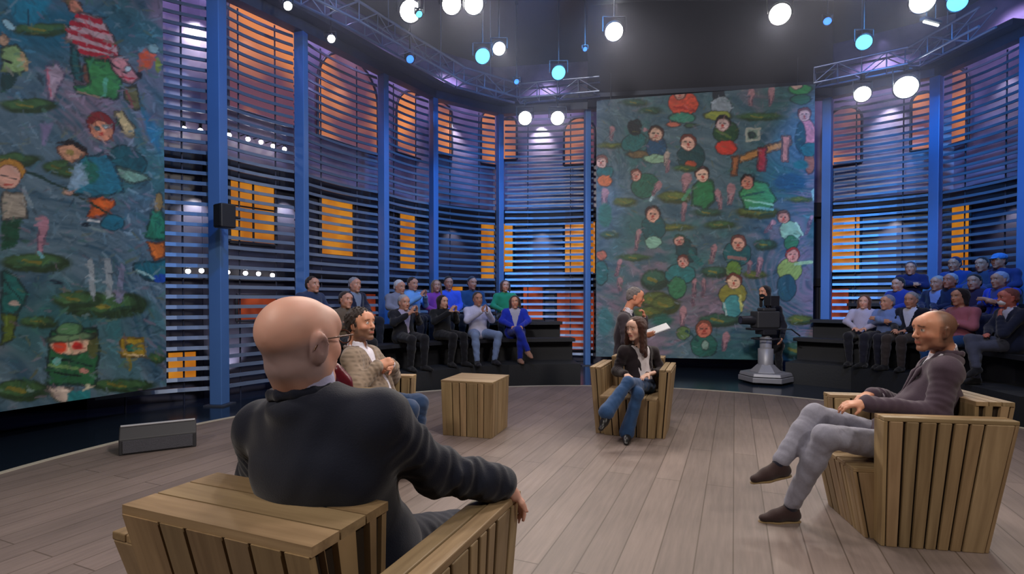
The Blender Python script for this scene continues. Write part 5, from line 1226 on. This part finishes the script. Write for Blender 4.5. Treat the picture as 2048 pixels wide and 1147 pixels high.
hcw = P.j['hc']; P.part('face_mask', [ell(hcw+P.HR@V3(0, .055, -.052), (.060, .064, .048), P.HR)], cloth('mask_black', (18, 18, 22)), h=.008)
cx = at(1531, 750, 9.55); 
root = empty('pedestal_camera', (cx.x, cx.y, DARK_Z), math.radians(8), 'studio television camera on a wheeled grey pedestal in front of the centre canvas', 'camera')
M_ped = mat('pedestal_grey', (.26, .26, .29), .45, .3)
b = MB(); hexa_ = [(.46*math.cos(math.radians(60*k+30)), .46*math.sin(math.radians(60*k+30))) for k in range(6)]
def prism(b, pts, z0, z1, sc=1):
    n = len(pts); b.add([(x, y, z0) for x, y in pts]+[(x*sc, y*sc, z1) for x, y in pts], [tuple(range(n-1, -1, -1)), tuple(range(n, 2*n))]+[(i, (i+1) % n, n+(i+1) % n, n+i) for i in range(n)])
prism(b, hexa_, .04, .13); prism(b, [(x*.97, y*.97) for x, y in hexa_], .14, .20, .95); prism(b, [(x*.6, y*.6) for x, y in hexa_], .20, .34, .5)
b.build('base', M_ped, root, .01)
b = MB()
for k in range(3):
    t = math.radians(120*k+90); b.tube((.33*math.cos(t), .33*math.sin(t)-.02, .04), (.33*math.cos(t), .33*math.sin(t)+.02, .04), .04, n=14)
b.build('wheels', M_body, root)
b = MB(); b.lathe([(.13, .30), (.13, .62), (.10, .63), (.10, .82), (.07, .83), (.07, .90)], 20); b.build('column', M_ped, root)
b = MB(); b.path([(.24*math.cos(t), .24*math.sin(t), .80) for t in np.linspace(0, 2*math.pi, 21)], .014)
for t in (0, 2.1, 4.2): b.tube((0, 0, .80), (.24*math.cos(t), .24*math.sin(t), .80), .01)
b.build('steering_ring', M_body, root)
b = MB(); b.box((-.13, -.13, .88), (.13, .13, .96)); b.box((-.34, -.10, .96), (.26, .10, 1.0)); b.build('pan_head', M_body, root, .008)
b = MB(); b.box((-.24, -.12, 1.0), (.20, .12, 1.30)); b.box((-.12, -.10, 1.30), (.14, .10, 1.36)); b.build('camera_body', mat('camera_black', (.035, .035, .04), .45), root, .02)
b = MB(); b.tube((-.24, 0, 1.14), (-.50, 0, 1.14), .085, .075, n=20); b.build('lens', M_body, root)
b = MB(); b.tube((-.501, 0, 1.14), (-.505, 0, 1.14), .06, n=20); b.build('front_glass', mat('glass_dark', (.02, .02, .05), .08, 0, .9), root)
b = MB(); b.box((.02, -.10, 1.40), (.20, .10, 1.58)); b.tube((.08, 0, 1.34), (.08, 0, 1.42), .02); b.build('viewfinder', M_body, root, .01)
b = MB(); b.path([(.16, -.12, .98), (.36, -.20, .98), (.52, -.22, .86)], .012); b.build('pan_bar', M_body, root)

# ================================================================== THE AUDIENCE
M_riser = mat('riser_black', (.018, .020, .024), .6, bump=.2, bscale=30); M_bench = mat('bench_black', (.012, .013, .018), .6)
def strip(b, pts, o0, o1, z0, z1):
    """solid band along a polyline, offsets outwards from the stage"""
    pts = [Vector(p) for p in pts]; nrm = []
    for i in range(len(pts)):
        a = pts[max(0, i-1)]; c = pts[min(len(pts)-1, i+1)]; d = (c-a).normalized(); n_ = Vector((-d.y, d.x)); nrm.append(n_ if n_.dot(pts[i]-STAGE_C) > 0 else -n_)
    for i in range(len(pts)-1):
        q = [pts[i]+nrm[i]*o0, pts[i+1]+nrm[i+1]*o0, pts[i+1]+nrm[i+1]*o1, pts[i]+nrm[i]*o1]
        if (q[1]-q[0]).cross(q[2]-q[1]) < 0: q = q[::-1]
        b.hexa([(p.x, p.y, z0) for p in q]+[(p.x, p.y, z1) for p in q])
ROWS = {'LA': ([(-2.55, 7.55), (-2.0, 8.35), (-1.2, 9.15), (-.2, 9.65), (1.15, 9.8)], .28, .55), 'LB': ([(-3.15, 7.75), (-2.55, 8.85), (-1.65, 9.95), (-.4, 10.55), (1.0, 10.7)], .55, .40),
        'RA': ([(5.35, 9.9), (6.15, 9.1), (6.55, 8.1), (6.62, 7.0), (6.45, 6.0)], .28, .55), 'RB': ([(6.0, 10.5), (6.9, 9.6), (7.38, 8.3), (7.45, 7.0), (7.3, 6.0)], .60, .42), 'RC': ([(6.9, 10.75), (7.65, 9.9), (8.12, 8.6), (8.25, 7.2), (8.1, 6.2)], .92, .42)}
where = {'LA': 'front row at left', 'LB': 'raised second row at left', 'RA': 'front row at right', 'RB': 'raised second row at right', 'RC': 'highest back row at right'}
for k, (pts, z, fr) in ROWS.items():
    b = MB(); strip(b, pts, -fr, .40, DARK_Z, z); o = b.build('audience_riser', M_riser); tag(o, 'black platform carrying the '+where[k]+' of the audience', 'platform', 'audience platforms')
    b = MB(); strip(b, pts, -.14, .22, z+.36, z+.42); strip(b, pts, .10, .14, z, z+.36)
    o = b.build('audience_bench', M_bench); tag(o, 'long black bench under the '+where[k]+' of the audience', 'bench', 'audience benches')
def row_point(pts, px):
    best = None
    for a, c in zip(pts, pts[1:]):
        a, c = Vector(a), Vector(c); k = (px-1024)/F    # x = k*y
        den = (c.x-a.x)-k*(c.y-a.y); t = (k*a.y-a.x)/den if abs(den) > 1e-6 else .5
        e = abs(t-.5)
        if best is None or e < best[0]: best = (e, a.lerp(c, t), (c-a).normalized())
    return best[1], best[2]
def spectator(row, px, py, label, top, low, hair=(50, 36, 30), style='short', skin=(196, 142, 118), act='lap', fem=False, jacket=None, legs='flat', yaw=0, shoe=(20, 20, 24), hat=None, mask=None, tall=1.0):
    pts, tz, fr = ROWS[row]; p, d = row_point(pts, px)
    n_ = Vector((-d.y, d.x)); n_ = -n_ if n_.dot(p-STAGE_C) > 0 else n_
    hd = n_; loc = (p.x, p.y, tz)
    hz = at(px, py, p.y).z-tz; hz = min(max(hz, 1.08), 1.30); r = rnd.uniform
    k = (hz-.42)/.78
    pel = V3(0, .02, .53); che = V3(r(-.01, .01), -.01, .53+.30*k); nb = V3(r(-.01, .01), .0, .53+.50*k); hc = V3(r(-.01, .01), .03, hz)
    sw = .165 if fem else .185
    j = dict(pel=pel, che=che, nb=nb, hc=hc, hrot=(yaw+r(-8, 8), r(-6, 4), r(-4, 4)), hscale=.98 if fem else 1.04, shL=nb+V3(-sw, -.02, -.06), shR=nb+V3(sw, -.02, -.06), hipL=pel+V3(-.09, 0, 0), hipR=pel+V3(.09, 0, 0),
             knL=V3(-.12+r(-.02, .02), .44, .51), knR=V3(.12+r(-.02, .02), .44, .51), anL=V3(-.11, .40+r(-.05, .08), .09), anR=V3(.11, .40+r(-.05, .08), .09), toL=(-.15, 1, 0), toR=(.15, 1, 0))
    if legs == 'cross': j.update(knR=V3(.0, .47, .60), anR=V3(-.17, .50, .24), toR=V3(-.3, .9, -.3), knL=V3(-.05, .45, .50), anL=V3(-.04, .42, .09))
    if legs == 'wide': j.update(knL=V3(-.22, .42, .51), knR=V3(.22, .42, .51), anL=V3(-.13, .45, .09), anR=V3(.22, .50, .09))
    if act == 'lap': j.update(elL=V3(-.25, .04, .74), elR=V3(.25, .04, .74), wrL=V3(-.08, .27, .65), wrR=V3(.08, .27, .65), hand=dict(L=((.5, .8, -.2), (0, 0, -1), .5), R=((-.5, .8, -.2), (0, 0, -1), .5)))
    if act == 'clap': j.update(elL=V3(-.24, .10, .76), elR=V3(.24, .10, .76), wrL=V3(-.055, .30, .92), wrR=V3(.055, .29, .92), hand=dict(L=((.25, .5, .8), (1, 0, 0), .1), R=((-.25, .5, .8), (-1, 0, 0), .1)))
    if act == 'fold': j.update(elL=V3(-.24, .06, .74), elR=V3(.24, .06, .74), wrL=V3(.05, .21, .82), wrR=V3(-.05, .23, .78), hand=dict(L=((1, .1, 0), (0, -1, 0), .3), R=((-1, .1, 0), (0, -1, 0), .3)))
    if act == 'chin': j.update(elL=V3(-.20, .22, .68), elR=V3(.22, .10, .74), wrL=V3(-.07, .17, .90), wrR=V3(.02, .26, .66), hand=dict(L=((.2, -.1, 1), (0, -1, .2), .9), R=((-.7, .5, 0), (0, 0, -1), .5)))
    P = Person(loc, hd, j, h=.014, label=label)
    P.body(skin_color(skin), sc=.88 if fem else 1, nr=.050 if fem else .056, b=.9 if fem else 1, fem=fem, hs=.95, h=.013)
    mt = lambda c, n: cloth('%s_%d_%d_%d' % ((n,)+tuple(c)), c)
    if style == 'short': P.hair(hair_short(.004, .003), mt(hair, 'hair'), h=.012)
    if style == 'long': P.hair(hair_long(.20, .004), mt(hair, 'hair'), h=.013)
    if style == 'bob': P.hair(hair_long(.09, .008), mt(hair, 'hair'), h=.013)
    if hat: P.hair([ell((0, -.01, .06), (.095, .115, .075), None, .02), cap((0, .09, .045), (0, .15, .035), .05, .04, sq=((0, 0, 1), .2))]+[bx((0, .0, -.06), (.15, .15, .085), None, .01, .01, '-')], mt(hat, 'cap'), h=.012).name = 'cap'
    if mask: P.part('face_mask', [ell(P.j['hc']+P.HR@V3(0, .055, -.052), (.060, .064, .048), P.HR)], mt(mask, 'mask'), h=.012)
    if jacket:
        P.jacket(mt(jacket, 'jacket'), inf=.020, b=.96 if fem else 1.04, v0=-.34, slope=.30, open_=.02, h=.014, skirt=.02); P.shirt(mt(top, 'shirt'), h=.015, sleeves=False, b=.93 if fem else 1)
    else: P.shirt(mt(top, 'top'), inf=.016, h=.014, sc=.95 if fem else 1.05, b=.93 if fem else 1.03, collar=not fem, name='top', noise=(.004, 24, r(0, 6)))
    P.trousers(mt(low, 'trousers'), h=.015, b=.95 if fem else 1.02); P.shoes(mt(shoe, 'shoe'), h=.014)
    return P
B_ = (28, 36, 66)
spectator('LB', 622, 575, 'spectator in a dim slate-blue coat, leftmost in the left audience', (44, 54, 82), (24, 26, 40), act='lap')
spectator('LB', 708, 570, 'grey-haired spectator in a dark blue suit, second row above the beige-jacketed man', (120, 130, 150), (22, 24, 36), hair=(130, 126, 130), jacket=(26, 30, 52))
spectator('LA', 690, 600, 'spectator in brown tweed, just above the head of the beige-jacketed man', (92, 78, 64), (24, 24, 30), act='fold')
spectator('LA', 806, 606, 'spectator in a black jacket over a patterned pale shirt, front row left', (150, 140, 160), (18, 18, 24), jacket=(20, 20, 28), act='clap', hair=(150, 146, 150))
spectator('LB', 797, 574, 'white-haired spectator in a grey top, second row at left', (120, 122, 140), (24, 26, 40), hair=(190, 186, 186), act='lap')
spectator('LB', 824, 568, 'spectator in a bright light-blue shirt, second row at left', (110, 160, 220), (24, 26, 40), act='clap')
spectator('LB', 872, 572, 'blond spectator in a purple top, second row at left', (130, 60, 150), (30, 26, 40), hair=(130, 96, 66), style='long', fem=True, act='lap')
spectator('LA', 884, 604, 'woman spectator all in black with clasped hands, front row left', (18, 18, 22), (18, 18, 24), hair=(40, 26, 24), style='bob', fem=True, act='clap', skin=(214, 164, 140))
spectator('LB', 897, 566, 'spectator in a vivid cobalt shirt behind the woman in black', (60, 90, 210), (24, 26, 40), act='lap')
spectator('LB', 944, 566, 'spectator in a teal-blue top behind the man in the white sweatshirt', (36, 70, 110), (24, 26, 40), act='lap', hair=(60, 60, 70))
spectator('LA', 955, 598, 'man in a white sweatshirt and light ripped jeans clapping, front row left', (206, 206, 232), (120, 140, 178), hair=(66, 56, 50), legs='wide', act='clap', shoe=(24, 24, 34))
spectator('LB', 1010, 572, 'spectator in a bright green top, second row at left', (34, 130, 92), (24, 26, 36), hair=(70, 50, 44), style='bob', fem=True)
spectator('LA', 1030, 604, 'woman in a royal blue trouser suit with crossed legs, end of the left front row', (170, 170, 190), (24, 44, 160), hair=(60, 44, 40), style='bob', fem=True, jacket=(24, 48, 176), legs='cross', act='lap', shoe=(150, 110, 90))
# right side
spectator('RA', 1728, 604, 'long-haired woman in a pale grey-white blouse, first in the right front row', (176, 170, 196), (24, 24, 34), hair=(96, 58, 44), style='long', fem=True, act='lap', skin=(214, 160, 140))
spectator('RA', 1778, 612, 'spectator in a light blue shirt, second in the right front row', (110, 130, 180), (30, 30, 44), hair=(120, 120, 140), act='fold')
spectator('RA', 1824, 600, 'grey-haired man in a black jacket and open white shirt, right front row', (206, 206, 226), (60, 52, 50), hair=(140, 132, 130), jacket=(20, 22, 36), act='lap')
spectator('RB', 1798, 574, 'spectator in a deep blue top with red trim, second row at right', (34, 50, 130), (24, 26, 40), hair=(40, 30, 30))
spectator('RC', 1822, 545, 'spectator in midnight blue, back row at right beside the blue post', (26, 34, 84), (20, 24, 40), hair=(60, 60, 76), act='fold')
spectator('RB', 1876, 582, 'pale-haired spectator in a navy suit, second row, above the bearded man', (130, 140, 190), (22, 24, 40), hair=(150, 146, 150), jacket=(24, 28, 60))
spectator('RB', 1902, 562, 'tanned spectator with light hair in dark navy, second row at right', (26, 34, 70), (22, 24, 40), hair=(150, 150, 170), skin=(190, 120, 96))
spectator('RC', 1910, 528, 'spectator in a steel-blue jumper, back row at right, leaning', (34, 62, 130), (22, 24, 40), hair=(34, 50, 90), act='lap')
spectator('RA', 1924, 594, 'dark-haired spectator in a salmon pink sweater and blue jeans, right front row', (168, 98, 112), (30, 74, 130), hair=(34, 26, 28), style='bob', act='fold')
spectator('RC', 2000, 522, 'spectator with a sky-blue cap, highest at the far right', (40, 54, 110), (22, 24, 40), hair=(60, 60, 70), hat=(70, 130, 200))
spectator('RB', 2002, 560, 'spectator in a glossy royal blue jacket, second row far right', (60, 70, 140), (24, 30, 60), hair=(150, 150, 176), jacket=(24, 56, 190), act='fold')
spectator('RA', 2022, 596, 'red-haired older spectator with a white face mask, dark jacket, front row far right', (190, 190, 206), (70, 74, 92), hair=(120, 70, 66), jacket=(22, 28, 50), legs='cross', act='chin', mask=(220, 220, 226), skin=(190, 110, 96))
spectator('RB', 1950, 575, 'spectator in a dark plum top behind the salmon sweater', (50, 34, 62), (22, 24, 36), hair=(30, 24, 28), act='lap')
spectator('RC', 1966, 548, 'dimly lit spectator in grey-blue, back row at far right', (50, 64, 96), (22, 24, 36), hair=(44, 40, 46), act='lap')
# ================================================================== thin stage haze under the ceiling
m = bpy.data.materials.new('stage_haze'); m.use_nodes = True; nt = m.node_tree; nt.nodes.clear()
o_ = nt.nodes.new('ShaderNodeOutputMaterial'); v_ = nt.nodes.new('ShaderNodeVolumeScatter'); v_.inputs['Density'].default_value = .016; v_.inputs['Anisotropy'].default_value = .35
v_.inputs['Color'].default_value = (.72, .76, 1, 1)
nt.links.new(v_.outputs[0], o_.inputs['Volume'])
o = MB().box((-6.4, -1, 4.2), (9.6, 13.6, 7.95)).build('stage_haze', m); tag(o, 'thin haze hanging under the lamps and ceiling', 'haze', kind='stuff')
